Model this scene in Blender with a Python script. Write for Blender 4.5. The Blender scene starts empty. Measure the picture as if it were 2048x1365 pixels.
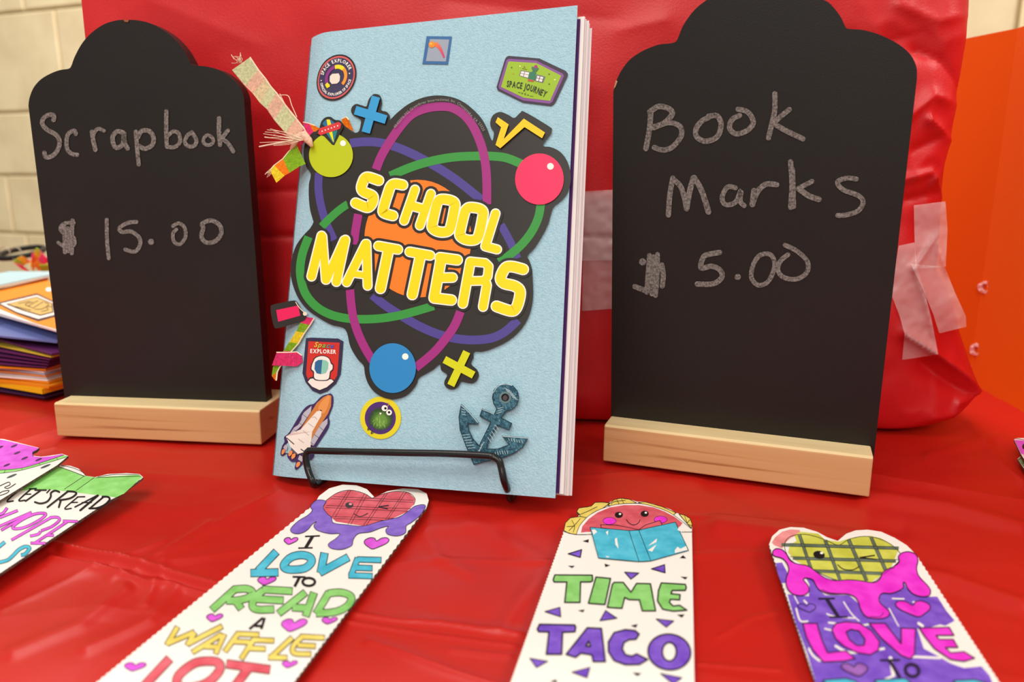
import bpy, math, random
import numpy as np
from mathutils import Vector, noise
from mathutils.geometry import tessellate_polygon
random.seed(7)
S = bpy.context.scene
COL = S.collection

# ------------------------------------------------------------ camera, world, lights, exposure
FPX = 1500.0; PITCH = math.radians(12.8); EYE = np.array([0.0, 0.0, 0.15])
cam = bpy.data.cameras.new('camera'); cam_o = bpy.data.objects.new('camera', cam); COL.objects.link(cam_o)
cam_o.location = tuple(EYE); cam_o.rotation_euler = (math.pi/2 - PITCH, 0, 0)
cam.sensor_width = 36.0; cam.lens = FPX/2048*36; cam.clip_start = 0.01; cam.clip_end = 30
cam.dof.use_dof = True; cam.dof.focus_distance = 0.36; cam.dof.aperture_fstop = 9.0
S.camera = cam_o
S.view_settings.view_transform = 'Standard'; S.view_settings.look = 'None'
S.view_settings.gamma = 1; S.view_settings.use_curve_mapping = False
S.view_settings.exposure = 0.1
world = bpy.data.worlds.new('world'); S.world = world; world.use_nodes = True
bg = world.node_tree.nodes['Background']; bg.inputs[0].default_value = (1.0, 0.93, 0.84, 1); bg.inputs[1].default_value = 0.46

def area(name, loc, target, size, power, color):
    l = bpy.data.lights.new(name, 'AREA'); l.shape = 'RECTANGLE'; l.size, l.size_y = size; l.energy = power; l.color = color
    o = bpy.data.objects.new(name, l); COL.objects.link(o); o.location = loc
    o.rotation_euler = (Vector(target) - Vector(loc)).to_track_quat('-Z', 'Y').to_euler()
    return o
area('ceiling_lamp', (-0.55, -0.25, 1.75), (0, .3, 0), (1.2, 0.5), 15, (1.0, 0.96, 0.90))
area('ceiling_lamp', (1.5, -0.3, 1.6), (0.1, .4, 0.1), (1.0, 0.6), 14, (1.0, 0.95, 0.88))
area('ceiling_lamp', (-0.4, -2.2, 1.75), (0, .4, 0.1), (1.2, 0.6), 25, (1.0, 0.95, 0.88))
area('ceiling_lamp', (-0.5, 1.5, 1.9), (-.3, 2.5, 0.3), (1.2, 0.3), 44, (1.0, 0.95, 0.88))

# ------------------------------------------------------------ helpers
_f = np.array([0, math.cos(PITCH), -math.sin(PITCH)]); _u = np.array([0, math.sin(PITCH), math.cos(PITCH)]); _r = np.array([1.0, 0, 0])
def ray(x, y): return _r*((x-1024)/FPX) - _u*((y-682.5)/FPX) + _f
def tab(x, y, z=0.0):
    d = ray(x, y); return EYE + d*((z-EYE[2])/d[2])
def proj(P):
    d = np.asarray(P) - EYE; w = d @ _f
    return 1024 + FPX*(d @ _r)/w, 682.5 - FPX*(d @ _u)/w

class Plane:
    """a real surface in the scene; px() finds where a measured point lies on it"""
    def __init__(s, O, U, V, bend=None):
        s.O = np.array(O, float); s.U = np.array(U, float); s.V = np.array(V, float); s.N = np.cross(s.U, s.V)
        s.bend = bend
    def uv(s, x, y, off=0.0):
        d = ray(x, y); t = ((s.O+s.N*off-EYE) @ s.N)/(d @ s.N); P = EYE + d*t - s.O
        return P @ s.U, P @ s.V
    def at(s, u, v, off=0.0):
        b = s.bend(u) if s.bend else 0.0
        return s.O + s.U*u + s.V*v + s.N*(off + b)
    def px(s, x, y, off=0.0): return s.at(*s.uv(x, y, off), off)

def lin(c): return tuple(((v/255)/12.92 if v/255 <= .04045 else ((v/255+.055)/1.055)**2.4) for v in c)
MATS = {}
def new_mat(name):
    m = bpy.data.materials.new(name); m.use_nodes = True
    return m, m.node_tree.nodes, m.node_tree.links, m.node_tree.nodes['Principled BSDF']
def flat(rgb, rough=.55, spec=.3, metal=0):
    k = (tuple(rgb), rough, spec, metal)
    if k not in MATS:
        m, n, l, b = new_mat('ink_%d_%d_%d' % tuple(rgb))
        b.inputs['Base Color'].default_value = (*lin(rgb), 1); b.inputs['Roughness'].default_value = rough
        b.inputs['Specular IOR Level'].default_value = spec; b.inputs['Metallic'].default_value = metal
        MATS[k] = m
    return MATS[k]
def grain(name, c1, c2, scale=(200, 200, 200), rough=.6, spec=.3, bump=0.0, detail=4, thr=(.35, .65), bscale=None, coat=0, kind='noise'):
    m, n, l, b = new_mat(name)
    tc = n.new('ShaderNodeTexCoord'); mp = n.new('ShaderNodeMapping'); mp.inputs['Scale'].default_value = scale
    t = n.new('ShaderNodeTexNoise'); t.inputs['Detail'].default_value = detail; t.inputs['Scale'].default_value = 1
    r = n.new('ShaderNodeValToRGB'); r.color_ramp.elements[0].position, r.color_ramp.elements[1].position = thr
    r.color_ramp.elements[0].color = (*lin(c1), 1); r.color_ramp.elements[1].color = (*lin(c2), 1)
    l.new(tc.outputs['Object'], mp.inputs[0]); l.new(mp.outputs[0], t.inputs['Vector']); l.new(t.outputs['Fac'], r.inputs[0]); l.new(r.outputs[0], b.inputs['Base Color'])
    b.inputs['Roughness'].default_value = rough; b.inputs['Specular IOR Level'].default_value = spec
    if coat: b.inputs['Coat Weight'].default_value = coat; b.inputs['Coat Roughness'].default_value = .15
    if bump:
        bp = n.new('ShaderNodeBump'); bp.inputs['Strength'].default_value = bump; bp.inputs['Distance'].default_value = .001
        if bscale:
            t2 = n.new('ShaderNodeTexNoise'); t2.inputs['Scale'].default_value = bscale; t2.inputs['Detail'].default_value = 3
            l.new(tc.outputs['Object'], t2.inputs['Vector']); l.new(t2.outputs['Fac'], bp.inputs['Height'])
        else: l.new(t.outputs['Fac'], bp.inputs['Height'])
        l.new(bp.outputs[0], b.inputs['Normal'])
    return m

class B:
    """collects faces of several inks into one mesh"""
    def __init__(s): s.v = []; s.f = []; s.mi = []; s.mats = []; s.smooth = False
    def m(s, mat):
        if mat not in s.mats: s.mats.append(mat)
        return s.mats.index(mat)
    def add(s, vs, fs, mat):
        o = len(s.v); s.v += [tuple(p) for p in vs]; k = s.m(mat)
        for f in fs: s.f.append(tuple(i+o for i in f)); s.mi.append(k)
    def build(s, name, parent=None, label=None, kind=None):
        me = bpy.data.meshes.new(name); off = parent_loc(parent)
        me.from_pydata([tuple(np.array(p)-off) for p in s.v], [], s.f)
        for m in s.mats: me.materials.append(m)
        me.polygons.foreach_set('material_index', s.mi)
        if s.smooth: me.polygons.foreach_set('use_smooth', [True]*len(s.f))
        me.update()
        o = bpy.data.objects.new(name, me); COL.objects.link(o)
        if parent: o.parent = parent
        if label: o['label'] = label
        if kind: o['kind'] = kind
        return o
def parent_loc(p):
    o = np.zeros(3)
    while p is not None: o += np.array(p.location); p = p.parent
    return o
def thing(name, label, cat, loc, group=None):
    o = bpy.data.objects.new(name, None); COL.objects.link(o); o.location = tuple(loc); o.empty_display_size = .02
    o['label'] = label; o['category'] = cat
    if group: o['group'] = group
    return o

def smooth(pts, closed=False, n=6):
    P = [np.array(p, float) for p in pts]; out = []; L = len(P)
    if L < 3: return P
    for i in range(L if closed else L-1):
        if closed: a, b, c, d = P[i-1], P[i], P[(i+1) % L], P[(i+2) % L]
        else: a, b, c, d = P[max(i-1, 0)], P[i], P[i+1], P[min(i+2, L-1)]
        for k in range(n):
            t = k/n
            out.append(.5*((2*b)+(-a+c)*t+(2*a-5*b+4*c-d)*t*t+(-a+3*b-3*c+d)*t**3))
    if not closed: out.append(P[-1])
    return out
def ell(cx, cy, rx, ry=None, n=40, rot=0):
    ry = ry or rx; r = math.radians(rot)
    return [(cx+rx*math.cos(a)*math.cos(r)-ry*math.sin(a)*math.sin(r), cy+rx*math.cos(a)*math.sin(r)+ry*math.sin(a)*math.cos(r)) for a in [2*math.pi*i/n for i in range(n)]]

class Ink:
    """draws print on a Plane; Z = (x0, y0, scale) of the close-up the points were measured in"""
    def __init__(s, b, plane, Z, base=.0002, step=.00006, flatoff=False):
        s.b, s.pl, s.Z, s.base, s.step = b, plane, Z, base, step; s.k = 0; s.mc = {}
    def z(s, Z): s.Z = Z; return s
    def up(s): s.k += 1; return s
    def P(s, p, off): return s.pl.px(s.Z[0]+p[0]/s.Z[2], s.Z[1]+p[1]/s.Z[2], off)
    @property
    def off(s): return s.base + s.k*s.step
    def tri(s, vs, fs, mat):          # every piece lies a hair above the last one of its level
        q = s.mc.get(s.k, 0); s.mc[s.k] = q+1; off = s.off + (q % 24)*s.step/26
        s.b.add([s.P(p, off) for p in vs], fs, mat)
    def part(s, name, parent, label=None):
        if s.b.v: s.b.build(name, parent, label)
        s.b.__init__()
    def poly(s, pts, mat, holes=(), sm=False, thick=None):
        loops = [smooth(pts, True, 5) if sm else list(pts)] + [list(h) for h in holes]
        L = [[Vector((p[0], p[1], 0)) for p in lp] for lp in loops]
        fl = [v for lp in L for v in lp]; T = tessellate_polygon(L)
        s.tri(fl, [tuple(t) for t in T], mat)
        if thick:
            for lp in loops:
                n = len(lp); vs = [s.P(p, s.off) for p in lp] + [s.P(p, s.off-thick) for p in lp]
                s.b.add(vs, [(i, (i+1) % n, n+(i+1) % n, n+i) for i in range(n)], mat)
    def line(s, pts, w, mat, sm=True, closed=False, cap='round', ext=0, taper=None):
        """a stroke; sm=False keeps corners and rounds the joints"""
        P = smooth(pts, closed, 5) if (sm and len(pts) > 2) else [np.array(p, float) for p in pts]
        if sm or len(P) == 2:
            if ext and not closed:
                d = P[1]-P[0]; P[0] = P[0]-d/np.linalg.norm(d)*ext
                d = P[-1]-P[-2]; P[-1] = P[-1]+d/np.linalg.norm(d)*ext
            n = len(P); vs = []
            for i in range(n):
                a = P[i-1] if (i > 0 or closed) else P[i]; c = P[(i+1) % n] if (i < n-1 or closed) else P[i]
                d = c-a; d = d/(np.linalg.norm(d)+1e-9); nn = np.array([-d[1], d[0]])
                ww = w if taper is None else w*(taper[0]+(taper[1]-taper[0])*i/(n-1))
                vs += [P[i]+nn*ww/2, P[i]-nn*ww/2]
            fs = [(2*i, 2*i+2, 2*i+3, 2*i+1) for i in range(n-1)]
            if closed: fs.append((2*n-2, 0, 1, 2*n-1))
            s.tri(vs, fs, mat)
            if cap == 'round' and not closed and taper is None: s.dot(P[0], w/2, mat); s.dot(P[-1], w/2, mat)
        else:
            m = len(P)
            for i in range(m if closed else m-1):
                a, c = P[i], P[(i+1) % m]; d = (c-a)/(np.linalg.norm(c-a)+1e-9); nn = np.array([-d[1], d[0]])*w/2
                a2 = a - d*ext if (cap != 'round' and i == 0 and not closed) else a
                c2 = c + d*ext if (cap != 'round' and i == m-2 and not closed) else c
                s.tri([a2+nn, a2-nn, c2-nn, c2+nn], [(0, 1, 2, 3)], mat)
            for i, p in enumerate(P):
                if cap == 'round' or closed or 0 < i < m-1: s.dot(p, w/2, mat)
    def dot(s, p, r, mat, ry=None, rot=0, n=14): s.tri(ell(p[0], p[1], r, ry or r, n, rot), [tuple(range(n))], mat)
    def letter(s, strokes, layers, ext=0):
        """strokes of one letter in several widths: layers = [(width, mat, level)]"""
        for w, mat, lv in layers:
            k = s.k; s.k = k+lv
            for st in strokes:
                o = dict(sm=True, closed=False); p = st
                if isinstance(st, dict): o.update({q: st[q] for q in st if q not in ('p', 'dw')}); p = st['p']
                dw = st.get('dw', 0) if isinstance(st, dict) else 0
                s.line(p, w+dw, mat, **o)
            s.k = k
    def text(s, string, path, h, mat, sx=1.0, track=1.0, bold=0.0, just='fit', shear=0, mats=None):
        """string set along a smooth path; h = capital height; fitted to the path's length"""
        P = smooth(path, False, 12) if len(path) > 2 else [np.array(p, float) for p in path]
        cum = [0]
        for a, c in zip(P, P[1:]): cum.append(cum[-1]+float(np.linalg.norm(c-a)))
        gl = [glyph(c, bold) for c in string]; adv = [g[2] for g in gl]; tot = sum(adv)
        k = cum[-1]/tot; x = 0
        for q, (vs, fs, a) in enumerate(gl):
            c = (x+a/2)*k; i = max(0, min(len(P)-2, next((j for j in range(len(cum)-1) if cum[j+1] >= c), len(P)-2)))
            t = (c-cum[i])/(cum[i+1]-cum[i]+1e-9); p = P[i]+(P[i+1]-P[i])*t; d = (P[i+1]-P[i]); d = d/np.linalg.norm(d)
            up = np.array([d[1], -d[0]])
            if vs: s.tri([p + d*((v[0]-a/2)*k*track + v[1]*shear*h) + up*v[1]*h for v in vs], fs, mats[q % len(mats)] if mats else mat)
            x += a
GL = {}
def glyph(ch, bold=0.0):
    if (ch, bold) in GL: return GL[(ch, bold)]
    if ch == ' ': GL[(ch, bold)] = ([], [], .32); return GL[(ch, bold)]
    c = bpy.data.curves.new('t', 'FONT'); c.body = ch; c.size = 1; c.resolution_u = 2; c.offset = bold
    o = bpy.data.objects.new('t', c); COL.objects.link(o)
    dg = bpy.context.evaluated_depsgraph_get(); me = o.evaluated_get(dg).to_mesh()
    vs = [(v.co.x, v.co.y) for v in me.vertices]; fs = [tuple(p.vertices) for p in me.polygons]
    bpy.data.objects.remove(o); bpy.data.curves.remove(c)
    x0 = min(v[0] for v in vs); x1 = max(v[0] for v in vs)
    vs = [((v[0]-x0+.05), v[1]/.72) for v in vs]
    GL[(ch, bold)] = (vs, fs, x1-x0+.11); return GL[(ch, bold)]

def box_corners(b, c, mat):        # c: 8 points, bottom four then top four
    b.add(c, [(3, 2, 1, 0), (4, 5, 6, 7), (0, 1, 5, 4), (1, 2, 6, 5), (2, 3, 7, 6), (3, 0, 4, 7)], mat)
def bevel(o, w, seg=2):
    m = o.modifiers.new('bevel', 'BEVEL'); m.width = w; m.segments = seg; m.limit_method = 'ANGLE'; m.angle_limit = math.radians(40)
    return o
def tube(b, pts, r, mat, n=10, closed=False, capped=True):
    P = [np.array(p, float) for p in pts]; L = len(P); vs = []; prev = None
    for i in range(L):
        a = P[i-1] if (i or closed) else P[i]; c = P[(i+1) % L] if (i < L-1 or closed) else P[i]
        d = (c-a)/np.linalg.norm(c-a)
        if prev is None:
            h = np.array([0, 0, 1.0]) if abs(d[2]) < .9 else np.array([1.0, 0, 0])
            e1 = np.cross(d, h)
        else: e1 = prev - d*(prev @ d)
        e1 = e1/np.linalg.norm(e1); prev = e1; e2 = np.cross(d, e1)
        rr = r[i] if hasattr(r, '__len__') else r
        vs += [P[i]+rr*(math.cos(2*math.pi*k/n)*e1+math.sin(2*math.pi*k/n)*e2) for k in range(n)]
    fs = [(i*n+k, i*n+(k+1) % n, ((i+1) % L)*n+(k+1) % n, ((i+1) % L)*n+k) for i in range(L if closed else L-1) for k in range(n)]
    if capped and not closed: fs += [tuple(range(n))[::-1], tuple((L-1)*n+k for k in range(n))]
    b.add(vs, fs, mat)
def seg_dist(X, Y, pts):
    D = np.full(X.shape, 1e9)
    for (ax, ay), (bx, by) in zip(pts, pts[1:]):
        dx, dy = bx-ax, by-ay; t = np.clip(((X-ax)*dx+(Y-ay)*dy)/(dx*dx+dy*dy+1e-9), 0, 1)
        D = np.minimum(D, np.hypot(X-ax-t*dx, Y-ay-t*dy))
    return D
def fbm(pts, scale, octaves=3):
    return np.array([noise.fractal(Vector((p[0]*scale[0], p[1]*scale[1], p[2]*scale[2])), 1.0, 2.0, octaves) for p in pts])
def grid_faces(nr, nc): return [(i*nc+j, i*nc+j+1, (i+1)*nc+j+1, (i+1)*nc+j) for i in range(nr-1) for j in range(nc-1)]

# ------------------------------------------------------------ materials
M_wall = grain('painted_block', (226, 208, 168), (240, 224, 184), (9, 9, 9), .75, .2, bump=.3, bscale=260)
M_mortar = grain('painted_mortar', (198, 180, 142), (206, 190, 150), (20, 20, 20), .85, .1)
M_floor = grain('floor_tile', (150, 140, 125), (170, 160, 145), (6, 6, 6), .5, .3)
M_cloth = grain('red_plastic_sheet', (190, 29, 20), (197, 33, 23), (5, 5, 5), .36, .33, bump=.25, bscale=55)
M_paper = grain('red_wrapping_paper', (208, 22, 28), (216, 28, 34), (40, 40, 40), .42, .5, bump=.12, bscale=900)
M_board = grain('chalkboard_paint', (21, 18, 15), (26, 22, 18), (14, 14, 14), .45, .4, bump=.08, bscale=1800)
M_white = flat((244, 238, 230), .6, .2)
M_page = flat((240, 232, 228), .7, .15)
M_purple_page = flat((72, 26, 92), .6, .2)
M_cover = grain('pale_blue_cardstock', (162, 201, 216), (171, 209, 223), (500, 500, 500), .8, .15, bump=.5, bscale=1100)
M_edge = grain('torn_card_edge', (120, 104, 92), (70, 58, 52), (900, 900, 900), .85, .1)
M_orange = grain('orange_card', (222, 84, 0), (228, 88, 0), (3, 3, 3), .6, .12)
M_wire = flat((16, 15, 15), .3, .5)
M_metal = flat((90, 90, 92), .35, .5, .8)
def wood():
    m, n, l, b = new_mat('pine')
    tc = n.new('ShaderNodeTexCoord'); mp = n.new('ShaderNodeMapping'); mp.inputs['Scale'].default_value = (5, 60, 210)
    t = n.new('ShaderNodeTexNoise'); t.inputs['Detail'].default_value = 5; t.inputs['Scale'].default_value = 1; t.inputs['Distortion'].default_value = .6
    r = n.new('ShaderNodeValToRGB'); e = r.color_ramp.elements
    e[0].position = .30; e[0].color = (*lin((172, 116, 70)), 1); e[1].position = .42; e[1].color = (*lin((212, 164, 112)), 1)
    x = e.new(.7); x.color = (*lin((220, 174, 124)), 1)
    l.new(tc.outputs['Object'], mp.inputs[0]); l.new(mp.outputs[0], t.inputs['Vector']); l.new(t.outputs['Fac'], r.inputs[0]); l.new(r.outputs[0], b.inputs['Base Color'])
    bp = n.new('ShaderNodeBump'); bp.inputs['Strength'].default_value = .15; bp.inputs['Distance'].default_value = .001
    l.new(t.outputs['Fac'], bp.inputs['Height']); l.new(bp.outputs[0], b.inputs['Normal'])
    b.inputs['Roughness'].default_value = .6; b.inputs['Specular IOR Level'].default_value = .25
    return m
M_wood = wood()
M_wood_top = grain('pine_pale', (238, 214, 164), (226, 196, 142), (8, 90, 300), .65, .2)  # paler pine tone for the upward faces of the chalkboard feet
def chalk():
    m = grain('chalk', (70, 66, 62), (170, 166, 160), (1100, 1100, 1100), .9, .05, detail=8, thr=(.28, .86)); return m
M_chalk = chalk()
def marker(rgb, name):          # felt-pen colouring: uneven ink
    c2 = tuple(min(255, int(v+(255-v)*.14)) for v in rgb); c1 = tuple(int(v*.92) for v in rgb)
    return grain('marker_'+name, c1, c2, (160, 160, 160), .6, .15, thr=(.32, .68))
MK = {k: marker(c, k) for k, c in dict(cyan=(70, 190, 220), green=(138, 210, 108), yellow=(240, 214, 96), red=(222, 84, 98), pink=(226, 84, 226), magenta=(240, 40, 214), purple=(118, 74, 204), goo=(132, 96, 206), mauve=(146, 84, 180), lime=(208, 210, 72), salmon=(240, 140, 140), slate=(92, 108, 88), orange=(238, 150, 40), leaf=(150, 228, 118)).items()}
K = flat((22, 19, 20), .5, .3)
def tape():
    m, n, l, b = new_mat('matte_tape')
    b.inputs['Base Color'].default_value = (.97, .86, .86, 1); b.inputs['Roughness'].default_value = .3; b.inputs['Alpha'].default_value = .34
    return m
M_tape = tape()

# ------------------------------------------------------------ the room
WY = math.radians(-20); WU = np.array([math.cos(WY), math.sin(WY), 0]); WN = np.array([math.sin(WY), -math.cos(WY), 0])
W0 = np.array([-1.75, 2.56, 0])
def wpt(s, z, d=0): return W0 + WU*s + WN*d + np.array([0, 0, z])
b = B(); box_corners(b, [wpt(-3.4, -.75, -.012), wpt(5, -.75, -.012), wpt(5, -.75, -.15), wpt(-3.4, -.75, -.15), wpt(-3.4, 2, -.012), wpt(5, 2, -.012), wpt(5, 2, -.15), wpt(-3.4, 2, -.15)], M_mortar)
wall = b.build('wall_back'); wall['kind'] = 'structure'
courses = [-.65, -.45, -.25, -.053, .136, .333, .628, .825, 1.02, 1.22, 1.42]
bw = .36
def wall_s(x, z):
    y = 342-(z-.15)*1500/2.4; d = ray(x, y); return ((W0-EYE) @ WN/(d @ WN)*d+EYE-W0) @ WU
offs = [wall_s(60, -.15), wall_s(85, .04), wall_s(20, .23), wall_s(105, .33)+.18*0+.18, wall_s(-8, .48)*0+wall_s(122, .48), wall_s(45, .7)]
offs = [.1, .28, wall_s(60, -.15), wall_s(20, .04), wall_s(100, .23), wall_s(122, .48), wall_s(45, .7), wall_s(20, .9), .2, .02]; brick_n = 0
for r in range(len(courses)-1):
    z0, z1 = courses[r]+.004, courses[r+1]-.004
    bb = B(); c = [(-bw/2+.004, z0), (bw/2-.004, z0), (bw/2-.004, z1), (-bw/2+.004, z1)]
    zz = (z0+z1)/2
    vs = [WU*x + np.array([0, 0, z-zz]) + WN*d for d, sh in ((-.013, 0), (-.004, 0), (0, .004)) for x, z in [(x-math.copysign(sh, x), z-math.copysign(sh, z-zz)) for x, z in c]]
    bb.add(vs, [(8, 9, 10, 11)] + [(k*4+i, k*4+(i+1) % 4, k*4+4+(i+1) % 4, k*4+4+i) for k in (0, 1) for i in range(4)], M_wall)
    proto = None
    for j in range(-9, 14):
        s = offs[r] % bw + (j-1+.5)*bw
        if proto is None: o = proto = bb.build('brick', wall)
        else: o = proto.copy(); COL.objects.link(o)
        o.location = tuple(wpt(s, zz, random.uniform(-.0006, .0006)))
b = B(); b.add([(-4, -3, -.76), (4, -3, -.76), (4, 3.6, -.76), (-4, 3.6, -.76)], [(0, 1, 2, 3)], M_floor)
fl = b.build('floor'); fl['kind'] = 'structure'

# ------------------------------------------------------------ table and its plastic cloth
TX0, TX1, TY0, TY1 = -.95, .95, .03, .82
t = thing('folding_table', 'long folding table hidden under the red plastic tablecloth', 'table', (0, .42, -.76))
b = B(); box_corners(b, [(TX0, TY0, -.035), (TX1, TY0, -.035), (TX1, TY1, -.035), (TX0, TY1, -.035), (TX0, TY0, -.006), (TX1, TY0, -.006), (TX1, TY1, -.006), (TX0, TY1, -.006)], flat((200, 195, 185)))
b.build('tabletop', t)
for sx in (-.85, .85):
    for sy in (.12, .72):
        b = B(); tube(b, [(sx, sy, -.76), (sx, sy, -.035)], .014, M_metal); b.build('leg', t)
gx = np.concatenate([np.linspace(TX0-.006, -.365, 60), np.linspace(-.36, .36, 580), np.linspace(.365, TX1+.006, 60)])
gy = np.concatenate([np.linspace(TY0-.006, .168, 30), np.linspace(.17, .42, 330), np.linspace(.423, TY1+.006, 120)]); nx, ny = len(gx), len(gy)
X, Y = np.meshgrid(gx, gy); P = np.stack([X, Y, 0*X], -1)
D = P - EYE; w = np.maximum(D @ _f, .03); PX = 1024+FPX*(D @ _r)/w; PY = 682.5-FPX*(D @ _u)/w
Zt = np.zeros_like(X)
for pts, h, wd, sharp in [
        ([(60, 1078), (115, 1086), (250, 1112), (350, 1140), (460, 1168)], .0016, 4, 1), ([(100, 1108), (230, 1135), (300, 1160), (340, 1158), (450, 1190)], .0011, 5, 1), ([(110, 1097), (300, 1135), (450, 1178)], -.0014, 8, 0),
        ([(0, 1215), (180, 1130), (330, 1075)], .0007, 9, 1), ([(560, 975), (470, 1020), (330, 1110), (290, 1200)], .0008, 10, 1), ([(420, 1040), (330, 1095), (220, 1150)], .0007, 7, 1), ([(20, 1300), (160, 1240), (250, 1170)], .0008, 14, 0), ([(350, 1170), (300, 1230), (170, 1290)], .0007, 12, 0),
        ([(700, 1222), (800, 1236), (880, 1240), (1040, 1262)], .0010, 5, 1), ([(690, 1236), (860, 1262), (1030, 1282)], .0008, 4, 1), ([(740, 1275), (900, 1330), (1020, 1365)], .0008, 8, 1), ([(850, 1060), (880, 1110), (940, 1140)], .0007, 12, 0),
        ([(0, 890), (60, 872), (140, 850), (300, 850)], .0010, 8, 1), ([(0, 860), (60, 838), (130, 820)], .0009, 6, 1), ([(0, 930), (50, 905), (110, 890)], .0007, 6, 1),
        ([(1440, 1045), (1560, 1062), (1700, 1080)], .0019, 20, 0), ([(1780, 1130), (1900, 1150), (2048, 1200)], .0018, 14, 0), ([(1730, 985), (1900, 1010), (2048, 1050)], .0019, 12, 0), ([(1740, 945), (1880, 970), (2048, 1000)], .0008, 8, 1), ([(1420, 960), (1560, 1010), (1800, 1050)], -.0008, 20, 0),
        ([(1395, 1318), (1480, 1325), (1560, 1332)], .0006, 3, 1), ([(1440, 1265), (1500, 1230), (1560, 1215)], .0004, 3, 1), ([(940, 1040), (1100, 1120), (1000, 1250)], .0006, 18, 0), ([(900, 1290), (1020, 1300)], .0006, 5, 1),
        ([(1860, 905), (1990, 870), (2048, 880)], .0010, 10, 0), ([(1940, 840), (2010, 930), (2048, 960)], .0010, 8, 1), ([(1130, 1020), (1000, 1040), (860, 1050)], .0006, 14, 0)]:
    d = seg_dist(PX, PY, pts); Zt += 1.5*h*(np.exp(-d/wd) if sharp else np.exp(-(d/wd)**2))
pp = np.stack([X.ravel(), Y.ravel(), 0*X.ravel()], -1)
nz = fbm(pp, (9, 16, 1), 3).reshape(X.shape); nz2 = fbm(pp, (34, 30, 1), 2).reshape(X.shape)
Zt += .0011*(nz-.6) + .00035*(nz2-.6)
cr = 1-np.abs(fbm(pp, (5, 11, 1), 2).reshape(X.shape)); Zt += .0008*np.clip(cr-.9, 0, 1)*10*.6
Zt = np.minimum(Zt, .0042); Zt = np.where(Zt > .0004, .0004+(Zt-.0004)*.9, Zt) - .0012
b = B(); b.smooth = True
b.add(np.stack([X, Y, Zt], -1).reshape(-1, 3), grid_faces(ny, nx), M_cloth)
# skirts that hang over the four sides
for side in range(4):
    edge = {0: [(x, gy[0]) for x in gx[::8]], 1: [(gx[-1], y) for y in gy[::6]], 2: [(x, gy[-1]) for x in gx[::-8]], 3: [(gx[0], y) for y in gy[::-6]]}[side]
    nrm = [(0, -1), (1, 0), (0, 1), (-1, 0)][side]; rows = []
    for k, zz in enumerate([0, -.02, -.08, -.2, -.4]):
        rows += [(x+nrm[0]*.012*math.sin(q*.6)*k*.5 + nrm[0]*.004, y+nrm[1]*.012*math.sin(q*.6)*k*.5 + nrm[1]*.004, zz-.001) for q, (x, y) in enumerate(edge)]
    b.add(rows, grid_faces(5, len(edge)), M_cloth)
cloth = b.build('tablecloth'); cloth['label'] = 'glossy red plastic tablecloth with soft creases covering the table'; cloth['category'] = 'tablecloth'

# ------------------------------------------------------------ orange folded panel on the right
fold = np.array([.338, .535, 0]); HP = .243
dl = np.array([math.sin(math.radians(-15)), math.cos(math.radians(-15)), 0]); dr = np.array([-.12, -.99, 0])
t = thing('display_panel', 'orange folded card panel standing at the right edge behind the red paper box', 'panel', tuple(fold))
def slab(name, a, c, h, th, mat, parent, z=-.0022):
    n = np.cross(c-a, [0, 0, 1.0]); n = n/np.linalg.norm(n)*th; zz = np.array([0, 0, h]); z0 = np.array([0, 0, z]); b = B()
    box_corners(b, [a+z0, c+z0, c+n+z0, a+n+z0, a+zz, c+zz, c+n+zz, a+n+zz], mat); return b.build(name, parent)
slab('back_flap', fold, fold+dl*.16, HP, .003, M_orange, t); slab('side_flap', fold+dr*.30, fold, HP, .003, M_orange, t)
pk = flat((238, 180, 180), .6)
for px, py, on in ((1975, 575, 'l'), (1958, 700, 'l'), (2041, 265, 'l')):
    dd = dl if on == 'l' else dr; d = ray(px, py); n = np.cross(dd, [0, 0, 1.0])
    c = EYE + d*(((fold-EYE) @ n)/(d @ n)); 
    n = n/np.linalg.norm(n); 
    if n @ (EYE-c) < 0: n = -n
    b = B(); ring = []
    for rr, hh in ((.0042, .0002), (.0038, .0028), (.0022, .0030), (.0018, .0004)):
        ring += [c + n*(hh+.0004*math.sin(5*a)) + (dd*math.cos(a)*1.3 + np.array([0, 0, math.sin(a)]))*rr*1.15*(1+.08*math.sin(3*a+px)) for a in [2*math.pi*k/14 for k in range(14)]]
    b.add(ring, [(q*14+k, q*14+(k+1) % 14, q*14+14+(k+1) % 14, q*14+14+k) for q in range(3) for k in range(14)], pk)
    b.add([c + n*.0004 + (dd*math.cos(a)*1.3 + np.array([0, 0, math.sin(a)]))*.0019 for a in [2*math.pi*k/14 for k in range(14)]], [tuple(range(14))], flat((50, 30, 30)))
    b.build('torn_hole', t)

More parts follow.
